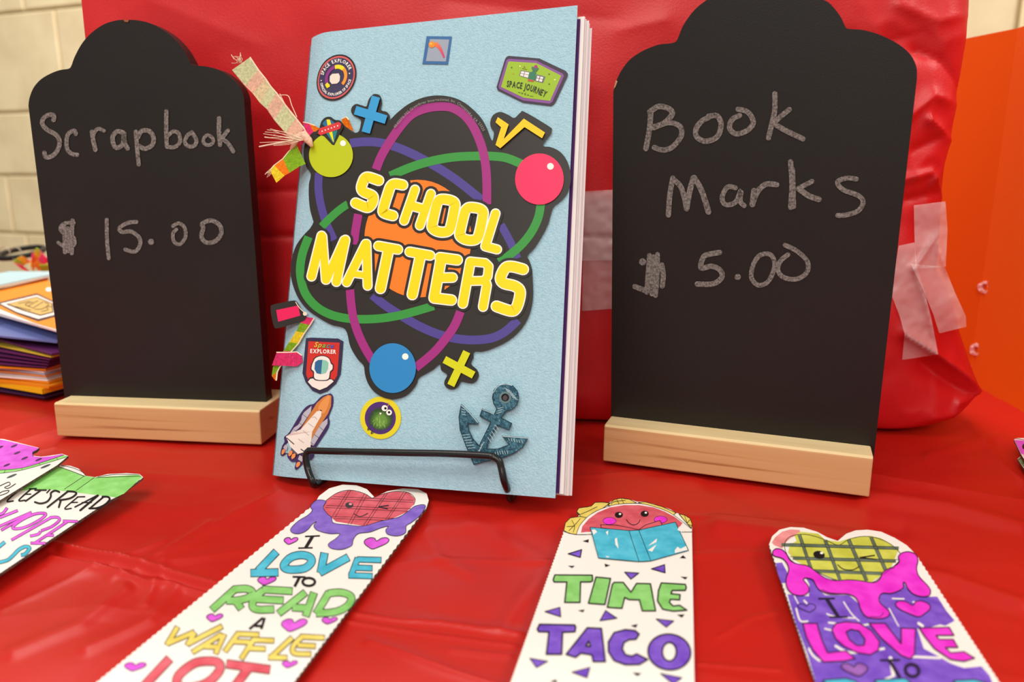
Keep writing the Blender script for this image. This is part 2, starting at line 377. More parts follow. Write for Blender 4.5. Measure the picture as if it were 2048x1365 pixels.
# ------------------------------------------------------------ red paper-wrapped box behind everything
BY = math.atan2(.4113-.4314, .2363-.0472); BU = np.array([math.cos(BY), math.sin(BY), 0]); BPL = Plane((.0472, .4314, 0), BU, (0, 0, 1))
ct = [(1967, -120), (1965, 0), (1957, 80), (1950, 120), (1937, 210), (1925, 280), (1911, 330), (1907, 400), (1905, 470), (1893, 545), (1914, 580), (1930, 625), (1945, 680), (1966, 740), (1987, 795), (1966, 822), (1940, 846), (1900, 862), (1850, 873)]
cs = sorted([BPL.uv(*p)[::-1] for p in ct]); cz = np.array([c[0] for c in cs]); cu = np.array([c[1] for c in cs])
sL = BPL.uv(166, 10)[0]; HB = .37
def paper_disp(PX, PY, P):
    d = np.zeros(PX.shape)
    for pts, h, wd in [([(1800, 10), (1880, 40), (1965, 20)], .003, 22), ([(1690, 60), (1760, 90), (1850, 60)], -.002, 20), ([(1840, 100), (1890, 120), (1940, 180)], -.004, 18),
            ([(1820, 230), (1870, 190), (1940, 210)], .004, 14), ([(1860, 240), (1920, 282)], .005, 9), ([(1830, 300), (1900, 270)], -.003, 14),
            ([(1800, 360), (1870, 345), (1906, 400)], .005, 7), ([(1870, 365), (1895, 345), (1925, 282)], .004, 9), ([(1815, 400), (1890, 385)], -.004, 12),
            ([(1828, 540), (1872, 475), (1893, 545)], .003, 6), ([(1826, 535), (1850, 600), (1875, 700)], .003, 7), ([(1809, 668), (1878, 712), (1940, 755), (1986, 795)], .008, 8),
            ([(1850, 730), (1900, 770), (1960, 800)], -.007, 20), ([(1985, 797), (1925, 812), (1918, 842)], .004, 7), ([(1870, 840), (1920, 838)], .003, 10), ([(1770, 870), (1700, 860)], -.006, 14),
            ([(520, 385), (600, 380)], -.0015, 10), ([(520, 470), (640, 476)], -.0025, 5), ([(1100, 470), (1230, 476)], -.0012, 5), ([(300, 0), (520, 90)], .0012, 40), ([(1240, 60), (1330, 40)], .0015, 30), ([(900, 0), (1230, 40)], -.0012, 40)]:
        d += h*np.exp(-seg_dist(PX, PY, pts)/wd)
    k = np.clip((PX-1500)/450, 0, 1); nn = fbm(P.reshape(-1, 3), (16, 16, 16), 2).reshape(PX.shape); n2 = np.abs(fbm(P.reshape(-1, 3), (42, 42, 34), 2).reshape(PX.shape))
    d += .0016*nn + k*(.004*nn - .0035*n2)
    return d
nr, nc = 220, 240
zs = np.linspace(0.0, HB, nr); V_ = np.zeros((nr, nc, 3)); tt = 1-(1-np.linspace(0, 1, nc))**1.35
uu = np.array([sL + (np.interp(z, cz, cu)-sL)*tt for z in zs])
P = BPL.O + uu[..., None]*BU + np.stack([0*uu, 0*uu, np.repeat(zs[:, None], nc, 1)], -1)
D = P - EYE; w = D @ _f; QX = 1024+FPX*(D @ _r)/w; QY = 682.5-FPX*(D @ _u)/w
disp = paper_disp(QX, QY, P)
edge = np.clip((1-tt)/.05, 0, 1)[None, :]; rnd = -.016*(1-np.sqrt(1-(1-edge)**2+1e-9)); low = np.clip(zs/.02, 0, 1)[:, None]; rnd2 = -.010*(1-np.sqrt(np.clip(1-(1-low)**2, 0, 1)))
disp = disp*np.clip(edge+.35, 0, 1)*np.clip(low+.2, 0, 1) + rnd + rnd2
# stay on the line of sight so that the outline keeps its measured shape
NB = BPL.N; P2 = P + disp[..., None]*NB
b = B(); b.smooth = True; back = P2[..., :] - NB*.06
b.add(np.concatenate([P2.reshape(-1, 3)]), grid_faces(nr, nc), M_paper)
def strip(line, flip=False):
    n = len(line); bk = [p - NB*(.055 + disp_b) for p, disp_b in zip(line, [0]*n)]
    b.add(list(line)+bk, [(i, i+1, n+i+1, n+i) if not flip else (i+1, i, n+i, n+i+1) for i in range(n-1)], M_paper)
strip(list(P2[:, -1])); strip(list(P2[:, 0]), True); strip(list(P2[-1, :])); strip(list(P2[0, :]), True)
bk = P2[::12, ::12] - NB*.055; b.add(bk.reshape(-1, 3), grid_faces(*bk.shape[:2]), M_paper)
pt = thing('wrapped_box', 'large box wrapped in crumpled red paper behind the chalkboards', 'box', tuple(BPL.O + BU*.0))
b.build('paper_wrap', pt)
def disp_at(x, y):
    PX, PY = np.array([[x]], float), np.array([[y]], float); u, v = BPL.uv(x, y); P = BPL.at(u, v).reshape(1, 1, 3)
    return float(paper_disp(PX, PY, P)[0, 0])
def tape_piece(poly, Z, off, zig=()):
    """translucent tape that follows the crumpled paper"""
    pts = [(Z[0]+p[0]/Z[2], Z[1]+p[1]/Z[2]) for p in poly]
    out = []
    for i, p in enumerate(pts):
        q = pts[(i+1) % len(pts)]; L = math.hypot(q[0]-p[0], q[1]-p[1]); n = max(2, int(L/(2.2 if i in zig else 8)))
        nx_, ny_ = (q[1]-p[1])/L, -(q[0]-p[0])/L
        for k in range(n):
            a = 1.0*(k % 2) if i in zig else 0; out.append((p[0]+(q[0]-p[0])*k/n+nx_*a, p[1]+(q[1]-p[1])*k/n+ny_*a))
    # inner grid points, so that it bends with the paper
    xs = [p[0] for p in out]; ys = [p[1] for p in out]; inner = []
    def inside(x, y):
        c = False; j = len(out)-1
        for i in range(len(out)):
            if (out[i][1] > y) != (out[j][1] > y) and x < (out[j][0]-out[i][0])*(y-out[i][1])/(out[j][1]-out[i][1])+out[i][0]: c = not c
            j = i
        return c
    for gx_ in np.arange(min(xs)+3, max(xs), 5):
        for gy_ in np.arange(min(ys)+3, max(ys), 5):
            if inside(gx_, gy_): inner.append((gx_, gy_))
    from mathutils.geometry import delaunay_2d_cdt
    n = len(out); r = delaunay_2d_cdt([Vector(p) for p in out+inner], [], [list(range(n))], 1, 1e-6)
    b = B(); b.smooth = True
    b.add([BPL.px(v.x, v.y, disp_at(v.x, v.y)+off+.0006*noise.noise(Vector((v.x/14, v.y/14, off*900)))) for v in r[0]], [tuple(f) for f in r[2]], M_tape)
    return b.build('tape_strip', pt, 'matte translucent tape')
ZT = (1740, 360, 2.529)
tape_piece([(222, 130), (382, 110), (392, 250), (383, 440), (230, 450), (224, 250)], ZT, .0016, (0,))
tape_piece([(145, 335), (225, 318), (240, 450), (275, 560), (310, 700), (345, 882), (163, 910), (175, 780), (150, 690), (112, 590), (125, 450)], ZT, .0026, (0, 5))
tape_piece([(205, 425), (378, 440), (430, 570), (485, 690), (487, 742), (350, 776), (320, 680), (270, 560)], ZT, .0036, (4,))
tape_piece([(1168, 388), (1300, 378), (1300, 612), (1164, 622), (1166, 520)], (0, 0, 1), .0012, (0, 2))
tape_piece([(1160, 384), (1300, 376), (1300, 520), (1160, 522)], (0, 0, 1), .0018, (0,))

# ------------------------------------------------------------ stack of scrapbooks on the left
def booklet(parent, corner_px, z, yaw, th, cover, page=None, W=.14, L=.214, name='cover', curl=0.0, loc=None):
    c = tab(*corner_px, z) if loc is None else np.array(loc); a = math.radians(yaw)
    e1 = -np.array([math.cos(a), math.sin(a), 0]); e2 = np.array([-math.sin(a), math.cos(a), 0])
    b = B(); n = 8; vs = []
    for k in range(n+1):
        for j in (0, 1):
            s = k/n; zz = curl*((1-s)**2)
            for h in (0, th): vs.append(c + e1*W*s + e2*L*j + np.array([0, 0, h+zz]))
    fs = []
    for k in range(n):
        q = 4*k; fs += [(q+1, q+5, q+7, q+3)[::-1], (q, q+4, q+6, q+2), (q, q+4, q+5, q+1)[::-1], (q+2, q+6, q+7, q+3)]
    fs += [(0, 1, 3, 2), (4*n, 4*n+1, 4*n+3, 4*n+2)[::-1]]
    b.add(vs, fs, cover); return b.build(name, parent), c, e1, e2
og = flat((238, 142, 22), .5); yl = flat((246, 190, 20), .5); dpu = flat((54, 30, 72), .5); pu = flat((96, 34, 96), .55); blu = flat((104, 116, 178), .5); lb = flat((176, 206, 218), .6)
grp = 'handmade scrapbooks stacked behind the left chalkboard'
def sb(label, px, z): return thing('scrapbook', label, 'scrapbook', tuple(tab(*px, z)), grp)
s1 = sb('scrapbook with dark violet covers, lowest of the stack at left', (89, 798), .001)
booklet(s1, (89, 798), .001, -22, .0012, dpu); booklet(s1, (93, 790), .0022, -21, .002, flat((66, 40, 84)), name='page')
s2 = sb('scrapbook with bright yellow cover, second from bottom of the stack at left', (85, 789), .0045)
booklet(s2, (85, 789), .0045, -24, .0035, yl); booklet(s2, (98, 778), .0082, -20, .0015, og, name='page')
s3 = sb('scrapbook with orange cover and white pages, third from bottom of the stack at left', (98, 766), .010)
booklet(s3, (98, 768), .0100, -19, .0012, og); 
for q in range(5): booklet(s3, (96-q*2, 763-q*4), .0114+q*.0013, -14-q*2, .0010, [M_page, flat((206, 196, 196)), flat((236, 150, 80)), flat((176, 190, 214)), M_page][q], name='page')
s4 = sb('thick scrapbook with plum pages fanned under a dotted blue cover, at left', (92, 743), .0185)
for q in range(7): booklet(s4, (92+q*2.0, 742-q*5.2), .0185+q*.0026, -10-q*4, .0011, [og, pu, pu, flat((80, 28, 84)), pu, flat((206, 186, 60)), pu][q], name='page')
cv, c0, e1, e2 = booklet(s4, (114, 687), .0400, -20, .0012, blu, W=.15)
b = B(); nd = 22
for q in range(nd):
    u, v = random.uniform(.008, .14), random.uniform(.004, .2); r = random.choice((.0022, .003, .0018)); p = c0+e1*u+e2*v+np.array([0, 0, .0014])
    b.add([p+np.array([math.cos(a)*r, math.sin(a)*r, 0]) for a in [2*math.pi*k/14 for k in range(14)]], [tuple(range(14))], flat(random.choice(((170, 196, 226), (88, 92, 150), (190, 214, 226)))))
o = b.build('dot_print', cv, 'pale and dark blue dots'); o['kind'] = 'stuff'
s5 = sb('scrapbook with orange cover, white border and tan nameplate, near top of the stack', (125, 668), .048)
booklet(s5, (127, 669), .0474, -37, .0008, M_page, name='page', W=.2, L=.165)
cv, c0, e1, e2 = booklet(s5, (125, 668), .0485, -38, .0012, M_page, W=.2, L=.165)
OP = Plane(c0+np.array([0, 0, .0013]), -e1, e2)
b = B(); ik = Ink(b, OP, (0, 440, 3.59), .0001)
ik.poly([(-300, 470), (0, 500), (340, 415), (375, 480), (420, 790), (250, 740), (0, 640), (-300, 560)], og)
ik.up().poly([(-30, 598), (265, 527), (400, 590), (420, 690), (275, 730), (120, 675)], flat((74, 34, 40)))
ik.up().poly([(0, 602), (265, 540), (390, 596), (400, 680), (275, 712), (120, 662)], M_page)
ik.up().poly([(40, 606), (262, 552), (380, 600), (385, 665), (290, 690), (170, 655)], flat((74, 34, 40)))
ik.up().poly([(62, 604), (260, 558), (370, 602), (376, 660), (290, 682), (175, 648)], flat((214, 178, 104)))
ik.up()
for s_ in ([(215, 585), (130, 602)], [(235, 590), (180, 608), (230, 630)], [(275, 580), (200, 620)], [(310, 588), (235, 636)], [(320, 592), (350, 610), (300, 640), (250, 642)], [(370, 625), (330, 622), (345, 645), (300, 658)], [(110, 622), (220, 650)]):
    ik.line(s_, 5, flat((60, 48, 28)))
ik.poly(ell(350, 500, 22, 16), M_page)
b.build('nameplate', cv, 'tan nameplate lettered KIDS in a white and brown frame')
s6 = sb('scrapbook with pale blue cover and a ribbon bow, topmost of the stack at left', (60, 580), .052)
qa, qb, qc = tab(128, 546, .0535), tab(0, 573, .0535), tab(0, 549, .0535); qv = (qb-qa)/np.linalg.norm(qb-qa); qn = (qc-qa) - qv*((qc-qa) @ qv)
cvb, c6, e16, e26 = booklet(s6, None, 0, math.degrees(math.atan2(-qv[1], -qv[0])), .0012, lb, W=.16, L=float(np.linalg.norm(qn)), loc=qa)
booklet(s6, None, 0, math.degrees(math.atan2(-qv[1], -qv[0])), .001, M_page, W=.162, L=float(np.linalg.norm(qn))+.002, loc=qa-np.array([0, 0, .0011])-e26*.001, name='page')
rb_cols = [flat((240, 60, 120)), flat((246, 140, 50)), flat((246, 210, 60)), flat((170, 220, 60)), flat((240, 60, 120))]
def ribbon(name, path, width_vec, parent, cols, seg=6, label=None, edge=None, thick=.0005):
    P = smooth(path, False, seg) if len(path) > 2 else [np.array(p, float) for p in path]; b = B(); n = len(P)
    for i in range(n-1):
        d = P[i+1]-P[i]; w1 = np.array(width_vec[min(len(width_vec)-1, int(i*len(width_vec)/n))]) ; w2 = np.array(width_vec[min(len(width_vec)-1, int((i+1)*len(width_vec)/n))])
        nn = np.cross(d, w1); nn = nn/(np.linalg.norm(nn)+1e-9)*thick
        a, c = P[i], P[i+1]
        box_corners(b, [a-w1/2, a+w1/2, c+w2/2, c-w2/2, a-w1/2+nn, a+w1/2+nn, c+w2/2+nn, c-w2/2+nn], cols[(i//3) % len(cols)])
    return b.build(name, parent, label)
p0 = tab(70, 540, .0535)
for k, (dx, dz) in enumerate(((-.012, .004), (.008, .012), (.0, .008), (.016, .003))):
    ribbon('ribbon_bow', [p0+np.array([0, .004*k, .004]), p0+np.array([dx*.6, .002*k, .006+dz]), p0+np.array([dx*1.4, 0, dz+.001]), p0+np.array([dx*.5, -.004, .002])], [np.array([.002*k-.003, -.006, .007])], s6, rb_cols[k:]+rb_cols[:k])
rt = thing('elastic_band', 'black elastic band loop with silver rings lying on top of the scrapbook stack', 'band', tuple(tab(40, 512, .060)))
rc = tab(42, 500, .066); b = B(); b.smooth = True
tube(b, [rc+np.array([.0175*math.cos(a), .030*math.sin(a), -.003+.003*math.sin(a)]) for a in [2*math.pi*k/36 for k in range(36)]], .0029, flat((20, 20, 18), .6), 10, True); b.build('loop', rt)
for q in (0, 1):
    b = B(); b.smooth = True; cc = rc+np.array([.006-.012*q+.006, -.028, -.001]); tube(b, [cc+np.array([.0062*math.cos(a), .001*math.sin(a), .0065*math.sin(a)]) for a in [2*math.pi*k/24 for k in range(24)]], .0004, flat((190, 180, 160), .3, .5, .8), 6, True); b.build('ring', rt)

# ------------------------------------------------------------ chalkboards
def frame(x, y, z, yaw, lean, roll, W, H):
    u = np.array([math.cos(yaw), math.sin(yaw), 0]); n = np.array([-math.sin(yaw), math.cos(yaw), 0]); w = np.array([0, 0, 1])*math.cos(lean)+n*math.sin(lean)
    return np.array([x, y, z]), u*math.cos(roll)+w*math.sin(roll), -u*math.sin(roll)+w*math.cos(roll)
R = math.radians
def chalkboard(label, fr, base, outline, Z, tilt_end, base_h=.0205, thick=.008):
    O, U, V = fr; pl = Plane(O, U, V)
    t = thing('chalkboard', label, 'chalkboard', tuple((tab(*base[0])+tab(*base[1]))/2))
    pts = [pl.uv(Z[0]+p[0]/Z[2], Z[1]+p[1]/Z[2]) for p in outline]
    # close the outline down into the slot of the foot
    W = fr_w(pl, base); lp = [tuple(p) for p in smooth(pts[1:-1], False, 6)]
    def foot_u(a, c): k = (-.014-a[1])/(c[1]-a[1]); return a[0]+(c[0]-a[0])*k
    lp = [(foot_u(pts[1], pts[0]), -.014)] + lp + [(foot_u(pts[-2], pts[-1]), -.014)]
    b = B(); n = len(lp); f = [pl.at(u, v) for u, v in lp]; k = [p - pl.N*thick for p in f]
    T = tessellate_polygon([[Vector((u, v, 0)) for u, v in lp]])
    b.add(f, [tuple(q) for q in T], M_board); b.add(k, [tuple(q)[::-1] for q in T], M_board)
    b.add(f+k, [(i, (i+1) % n, n+(i+1) % n, n+i) for i in range(n)], M_board)
    o = b.build('board', t); bevel(o, .0006, 2)
    # foot
    a, c = tab(*base[0]), tab(*base[1]); e = (c-a)/np.linalg.norm(c-a); nn = np.array([-e[1], e[0], 0])
    fb = B(); dep = .042; hz = np.array([0, 0, base_h])
    cr = .0025
    prof = [(0, 0), (0, base_h-.0045), (.0025, base_h), (dep-.0025, base_h), (dep, base_h-.0045), (dep, 0)]
    prof = [(-.0005, .0006), (0, base_h-.001), (.0012, base_h), (dep-.001, base_h), (dep, base_h-.001), (dep, .0006)]
    m = len(prof); vs = [a+nn*y+np.array([0, 0, z]) for y, z in prof]+[c+nn*y+np.array([0, 0, z]) for y, z in prof]
    fb.add(vs, [tuple(range(m)), tuple(range(2*m-1, m-1, -1))]+[(i, m+i, m+(i+1) % m, (i+1) % m) for i in range(m)], M_wood)
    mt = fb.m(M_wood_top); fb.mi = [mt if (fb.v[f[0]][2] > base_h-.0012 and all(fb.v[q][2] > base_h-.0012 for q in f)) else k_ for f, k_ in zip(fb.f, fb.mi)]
    # object coordinates along the grain: give the foot its own frame
    o = fb.build('wooden_foot', t); L = np.array(o.parent.location)
    ang = math.atan2(e[1], e[0]); me = o.data
    for v in me.vertices:
        p = Vector(v.co); ca, sa = math.cos(-ang), math.sin(-ang); v.co = (p.x*ca-p.y*sa, p.x*sa+p.y*ca, p.z)
    o.rotation_euler = (0, 0, ang); bevel(o, .0008, 2)
    return t, pl
def fr_w(pl, base): return .13
Z1 = (0, 0, 3.0333)
outL = [(390, 2400), (172, 640), (180, 590), (205, 530), (250, 480), (310, 445), (365, 425), (415, 417), (432, 400), (455, 340), (500, 260), (560, 195), (630, 148), (700, 125), (765, 120), (840, 124), (920, 145), (1000, 190), (1060, 240), (1110, 300), (1145, 360), (1160, 388), (1185, 398), (1260, 405), (1340, 430), (1410, 480), (1455, 530), (1478, 590), (1482, 640), (1617, 2455)]
cbL, plL = chalkboard('chalkboard sign with wooden foot reading Scrapbook $15.00, at left', frame(-.2640, .4248, .0205, R(-6), R(.75), 0, 0, 0), [(116, 874), (524, 892)], outL, Z1, None)
Z8 = (1180, 0, 2.3594); ZQ = (1180, 450, 2.3594)
outR = [(99, 1970), (110, 430), (125, 380), (150, 330), (190, 280), (250, 240), (320, 212), (375, 205), (402, 198), (415, 180), (440, 120), (490, 50), (550, 0), (620, -45), (700, -75), (800, -85), (900, -78), (1000, -50), (1080, -10), (1130, 15), (1180, 75), (1205, 125), (1222, 136), (1290, 142), (1370, 165), (1450, 205), (1510, 255), (1540, 315), (1543, 370), (1345, 2110)]
cbR, plR = chalkboard('chalkboard sign with wooden foot reading Book Marks $5.00, at right', frame(.0535, .3864, .0205, R(-20.8), R(-3), R(.25), 0, 0), [(1206, 924), (1738, 997)], outR, Z8, None)

def ring(cx, cy, rx, ry): return dict(p=ell(cx, cy, rx, ry, 16), closed=True, sm=False)
def chalk_write(t, pl, jobs):
    for Z, w, strokes in jobs:
        b = B(); ik = Ink(b, pl, Z1, .0003, .00001); w *= 1.1
        ik.z(Z)
        for s_ in strokes:
            ik.k = (ik.k+1) % 30
            if isinstance(s_, dict): ik.line(s_['p'], s_.get('w', w), M_chalk, closed=s_.get('closed', False))
            elif len(s_) == 3 and not hasattr(s_[0], '__len__'): ik.dot((s_[0], s_[1]), s_[2], M_chalk)
            else:
                # waver a little like a hand-held chalk
                ik.line([(p[0]+random.uniform(-1.5, 1.5), p[1]+random.uniform(-1.5, 1.5)) for p in s_], w*random.uniform(.9, 1.1), M_chalk)
        b.build('chalk_writing', t, 'grey chalk name of the goods' if Z is jobs[0][0] else 'grey chalk price')
S2 = (0, 420, 2.73)
chalk_write(cbL, plL, [(Z1, 23, [
    [(325, 728), (326, 702), (295, 697), (265, 718), (258, 750), (285, 785), (340, 820), (362, 862), (352, 910), (320, 945), (280, 955), (270, 928)],
    [(462, 812), (450, 792), (415, 815), (402, 862), (410, 910), (440, 935), (468, 940)],
    [(558, 800), (568, 860), (578, 910)], [(565, 830), (580, 795), (600, 782), (632, 796)],
    [(745, 805), (710, 798), (685, 830), (690, 880), (715, 898), (745, 870), (752, 800), (755, 860), (775, 900)],
    [(825, 800), (832, 900), (842, 1000)], [(835, 835), (860, 795), (905, 795), (932, 835), (925, 880), (880, 902), (845, 885)],
    [(1008, 678), (1008, 780), (1012, 885)], [(1012, 830), (1050, 798), (1085, 815), (1092, 865), (1060, 893), (1015, 890)],
    [(1165, 802), (1192, 850), (1180, 885), (1145, 888), (1122, 860), (1140, 820), (1165, 805)],
    dict(p=[(1262, 820), (1290, 840), (1290, 868), (1262, 882), (1235, 865), (1240, 835)], closed=True, w=22),
    [(1330, 718), (1330, 800), (1335, 880)], [(1382, 792), (1340, 845)], [(1345, 840), (1385, 870), (1415, 920)]]),
  (S2, 20, [[(402, 72), (355, 72), (330, 95), (345, 125), (395, 145), (408, 175), (395, 200), (345, 195), (318, 178)], [(352, 85), (354, 160), (355, 232)], [(395, 60), (392, 150), (392, 236)], [(372, 100), (374, 225)],
    [(582, 55), (582, 130), (588, 195), (595, 265)], [(745, 65), (700, 72), (652, 98), (665, 122), (715, 118), (758, 150), (765, 190), (735, 228), (685, 218)], (825, 175, 17),
    [(945, 90), (975, 72), (1005, 95), (1012, 145), (985, 188), (950, 175), (945, 130), (962, 108)], dict(p=[(1105, 75), (1155, 58), (1200, 85), (1208, 130), (1175, 172), (1125, 178), (1100, 145), (1110, 100)], closed=True, w=24)])])
chalk_write(cbR, plR, [(Z8, 23, [
    [(287, 530), (280, 610), (265, 700)], [(282, 528), (325, 503), (375, 515), (388, 540), (350, 580), (302, 600)], [(302, 605), (370, 578), (425, 595), (430, 640), (390, 695), (345, 708), (305, 695)],
    [(560, 548), (600, 548), (620, 590), (600, 645), (545, 668), (505, 645), (502, 605), (530, 570), (558, 555)],
    [(700, 516), (745, 530), (770, 575), (745, 615), (690, 632), (660, 605), (672, 565), (705, 545)],
    [(873, 442), (872, 520), (860, 580), (842, 652)], [(940, 518), (900, 550), (868, 580)], [(870, 585), (930, 620), (1005, 655)],
    [(390, 840), (378, 920), (370, 1015)], [(392, 845), (425, 880), (445, 930), (455, 985)], [(458, 980), (470, 900), (488, 840)], [(492, 840), (525, 900), (558, 1000)],
    [(685, 888), (648, 885), (625, 930), (640, 965), (685, 955), (712, 900), (708, 950), (728, 970)], [(775, 900), (768, 965)], [(768, 960), (790, 905), (830, 870), (882, 872)],
    [(948, 765), (952, 870), (948, 980)], [(956, 800), (960, 975)], [(1048, 858), (985, 888)], [(985, 892), (1030, 925), (1080, 942)], [(1258, 845), (1210, 840), (1168, 858), (1195, 895), (1265, 925), (1290, 955), (1265, 995), (1210, 1015), (1168, 1018)]]),
  (ZQ, 22, [(248, 175, 17), [(282, 145), (275, 230), (268, 318)], [(318, 138), (316, 240), (310, 335)], [(300, 150), (292, 325)], [(338, 190), (345, 240), (340, 290)], [(212, 292), (258, 310)],
    [(612, 130), (560, 140), (535, 152), (525, 205), (575, 195), (615, 215), (620, 250), (580, 278), (505, 280)], (697, 246, 15),
    dict(p=[(845, 138), (800, 145), (770, 190), (762, 250), (795, 285), (840, 268), (868, 210), (868, 165)], closed=True, w=22),
    [(920, 95), (975, 125), (1025, 175), (1022, 225), (975, 255), (915, 248), (888, 215), (900, 170), (935, 140)]])])
# bare chip in the black paint at the top of the left sign
b = B(); ik = Ink(b, plL, Z1, .0004); ik.poly([(750, 121), (782, 122), (776, 134), (756, 132)], flat((160, 96, 60))); b.build('paint_chip', cbL, 'chip in the paint showing bare wood')
b = B(); ik = Ink(b, plR, Z8, .0004); ik.poly([(112, 420), (122, 378), (130, 384), (120, 410)], flat((190, 150, 110))); b.build('paint_chip', cbR, 'chip in the paint showing bare wood')

# ------------------------------------------------------------ the scrapbook on its easel
BO, BUv, BVv = frame(-.1213, .3490, .0020, R(-16.75), R(19.44), R(2.59), 0, 0)
WB, HBk = .1462, .2326
bend = lambda u: (-.0045*max(0.0, (.014-u)/.014)**2 if u > -.001 else 0.0) if u < .014 else 0.0
PB = Plane(BO, BUv, BVv, bend); PF = Plane(BO, BUv, BVv)
book = thing('scrapbook', 'pale blue scrapbook covered in stickers standing on the wire easel', 'scrapbook', tuple(BO+BUv*WB/2))
def leaf(name, u0, u1, v0, v1, off, mat, th=.0003, parent=book, bendy=True, label=None, back=0.0):
    """a sheet; off = distance in front of (+) or behind (-) the cover plane; back = extra distance at the spine"""
    b = B(); n = 26; vs = []; us = [u0+(u1-u0)*(k/n)**1.8 for k in range(n+1)]
    for u in us:
        for v in (v0, v1):
            for h in (0, -th):
                vs.append(BO+BUv*u+BVv*v+PF.N*(off+h+(bend(max(u, 0)) if bendy else 0)))
    fs = []
    for k in range(n):
        q = 4*k; fs += [(q, q+4, q+6, q+2), (q+1, q+5, q+7, q+3)[::-1], (q, q+4, q+5, q+1)[::-1], (q+2, q+6, q+7, q+3)]
    fs += [(0, 1, 3, 2)[::-1], (4*n, 4*n+1, 4*n+3, 4*n+2)]
    b.add(vs, fs, mat); return b.build(name, parent, label)
cover = leaf('front_cover', 0, WB, 0, HBk, 0, M_cover, .0005, label='pale blue textured card cover')
leaf('page', .003, WB+.0012, .002, HBk-.0058, -.0022, M_purple_page, label='deep purple page')
for q in range(7): leaf('page', .003, WB+[.0030, .0032, .0036, .0048, .0050, .0060, .0058][q], [.0018, .002, .0014, .001, .0012, .001, .0012][q], HBk-[.0042, .0040, .0046, .0050, .0060, .0080, .0082][q], -.0030-q*.0009, [M_page, flat((226, 214, 216), .7)][q % 2])
leaf('back_cover', .0, WB+.004, .001, HBk-.008, -.0100, M_cover, .0005, label='pale blue back cover')
b = B()
sp = [BO+BUv*(.0-.0005)+BVv*v+PF.N*o for v in (0, HBk-.004) for o in (-.0045, -.0105)]
b.add(sp, [(0, 1, 3, 2)], M_cover); b.build('spine', book)

def sticker(name, label, Z, outline, mat, th=.0004, sm=True, flatp=False, off=.00015, holes=()):
    b = B(); pl = PF if flatp else PB; ik = Ink(b, pl, Z, off+th); ik.poly(outline, mat, sm=sm, thick=th, holes=holes)
    o = b.build(name, book, label); pb = B()
    return o, Ink(pb, pl, Z, off+th+.00004), pb
AZ = (560, 170, 3.4133); BZ = (560, 430, 3.4133); EZ = (540, 300, 3.3032); dy = 887.5
blk = flat((38, 32, 28), .35, .5)
atomA = [(262, 305), (275, 270), (285, 245), (310, 222), (345, 218), (375, 238), (410, 243), (432, 268), (455, 292), (500, 323), (535, 320), (550, 275), (548, 235), (500, 205), (485, 180), (492, 150), (520, 130), (560, 140), (590, 145), (605, 100), (635, 65), (670, 65), (690, 85), (695, 120), (690, 170), (730, 185), (750, 212), (748, 240), (800, 190), (870, 135), (950, 95), (1030, 75), (1100, 72), (1180, 85), (1250, 115), (1310, 160), (1370, 222), (1410, 290), (1447, 380), (1460, 322), (1440, 290), (1435, 255), (1450, 212), (1480, 190), (1510, 185), (1560, 205), (1600, 225), (1640, 190), (1672, 185), (1840, 285), (1853, 310), (1848, 335), (1795, 412), (1850, 425), (1910, 455), (1955, 510), (1980, 580), (1985, 650), (1970, 720), (1930, 780), (1870, 830), (1850, 880), (1830, 950), (1790, 1030), (1740, 1110), (1690, 1165), (1702, 1200), (1720, 1260)]
atomB = [(1725, 450), (1728, 540), (1715, 640), (1680, 730), (1620, 810), (1540, 870), (1450, 912), (1380, 933), (1325, 935), (1320, 975), (1305, 1018), (1345, 1058), (1357, 1095), (1340, 1135), (1310, 1150), (1270, 1145), (1235, 1140), (1215, 1175), (1180, 1192), (1145, 1185), (1122, 1160), (1125, 1130), (1140, 1092), (1100, 1060), (1090, 1020), (1040, 1060), (950, 1112), (935, 1150), (900, 1200), (850, 1240), (770, 1260), (700, 1245), (640, 1205), (600, 1150), (580, 1090), (570, 1030), (530, 985), (480, 900), (445, 782), (350, 750), (260, 700), (180, 640), (120, 560), (85, 470), (72, 390), (80, 300), (110, 210), (160, 140), (205, 92), (228, 50)]
atomC = [(225, 930-6), (205, 850), (197, 770), (197, 680), (210, 610), (180, 560), (162, 490), (165, 420), (185, 360), (215, 325)]
atom = atomA+[(x, y+dy) for x, y in atomB]+atomC
st, ik, pb = sticker('sticker', 'large black die-cut science sticker lettered SCHOOL MATTERS', AZ, atom, blk, .0009, flatp=True)
def cc(c): return flat(c, .4, .4)
vio, blu2, grn, ora = cc((160, 40, 128)), cc((78, 66, 146)), cc((54, 150, 62)), cc((255, 128, 30))
def bz(pts): return [(x, y+dy) for x, y in pts]
for pts, w in (([(478, 398), (580, 388), (680, 394), (780, 420), (880, 460), (980, 510), (1080, 567), (1180, 632), (1270, 700), (1375, 785)], 60), ([(1508, 955), (1550, 1030), (1590, 1110), (1620, 1185)], 54), ([(266, 600), (262, 700), (275, 800), (305, 915), (345, 1010), (368, 1060)], 54), (bz([(630, 548), (720, 620), (830, 690), (950, 760), (1080, 815), (1200, 845), (1330, 855), (1450, 840), (1540, 795), (1625, 718)]), 60)): ik.line(pts, w, blu2, cap='butt')
ik.part('orbit_ring', st, 'blue orbit ring'); ik.up()
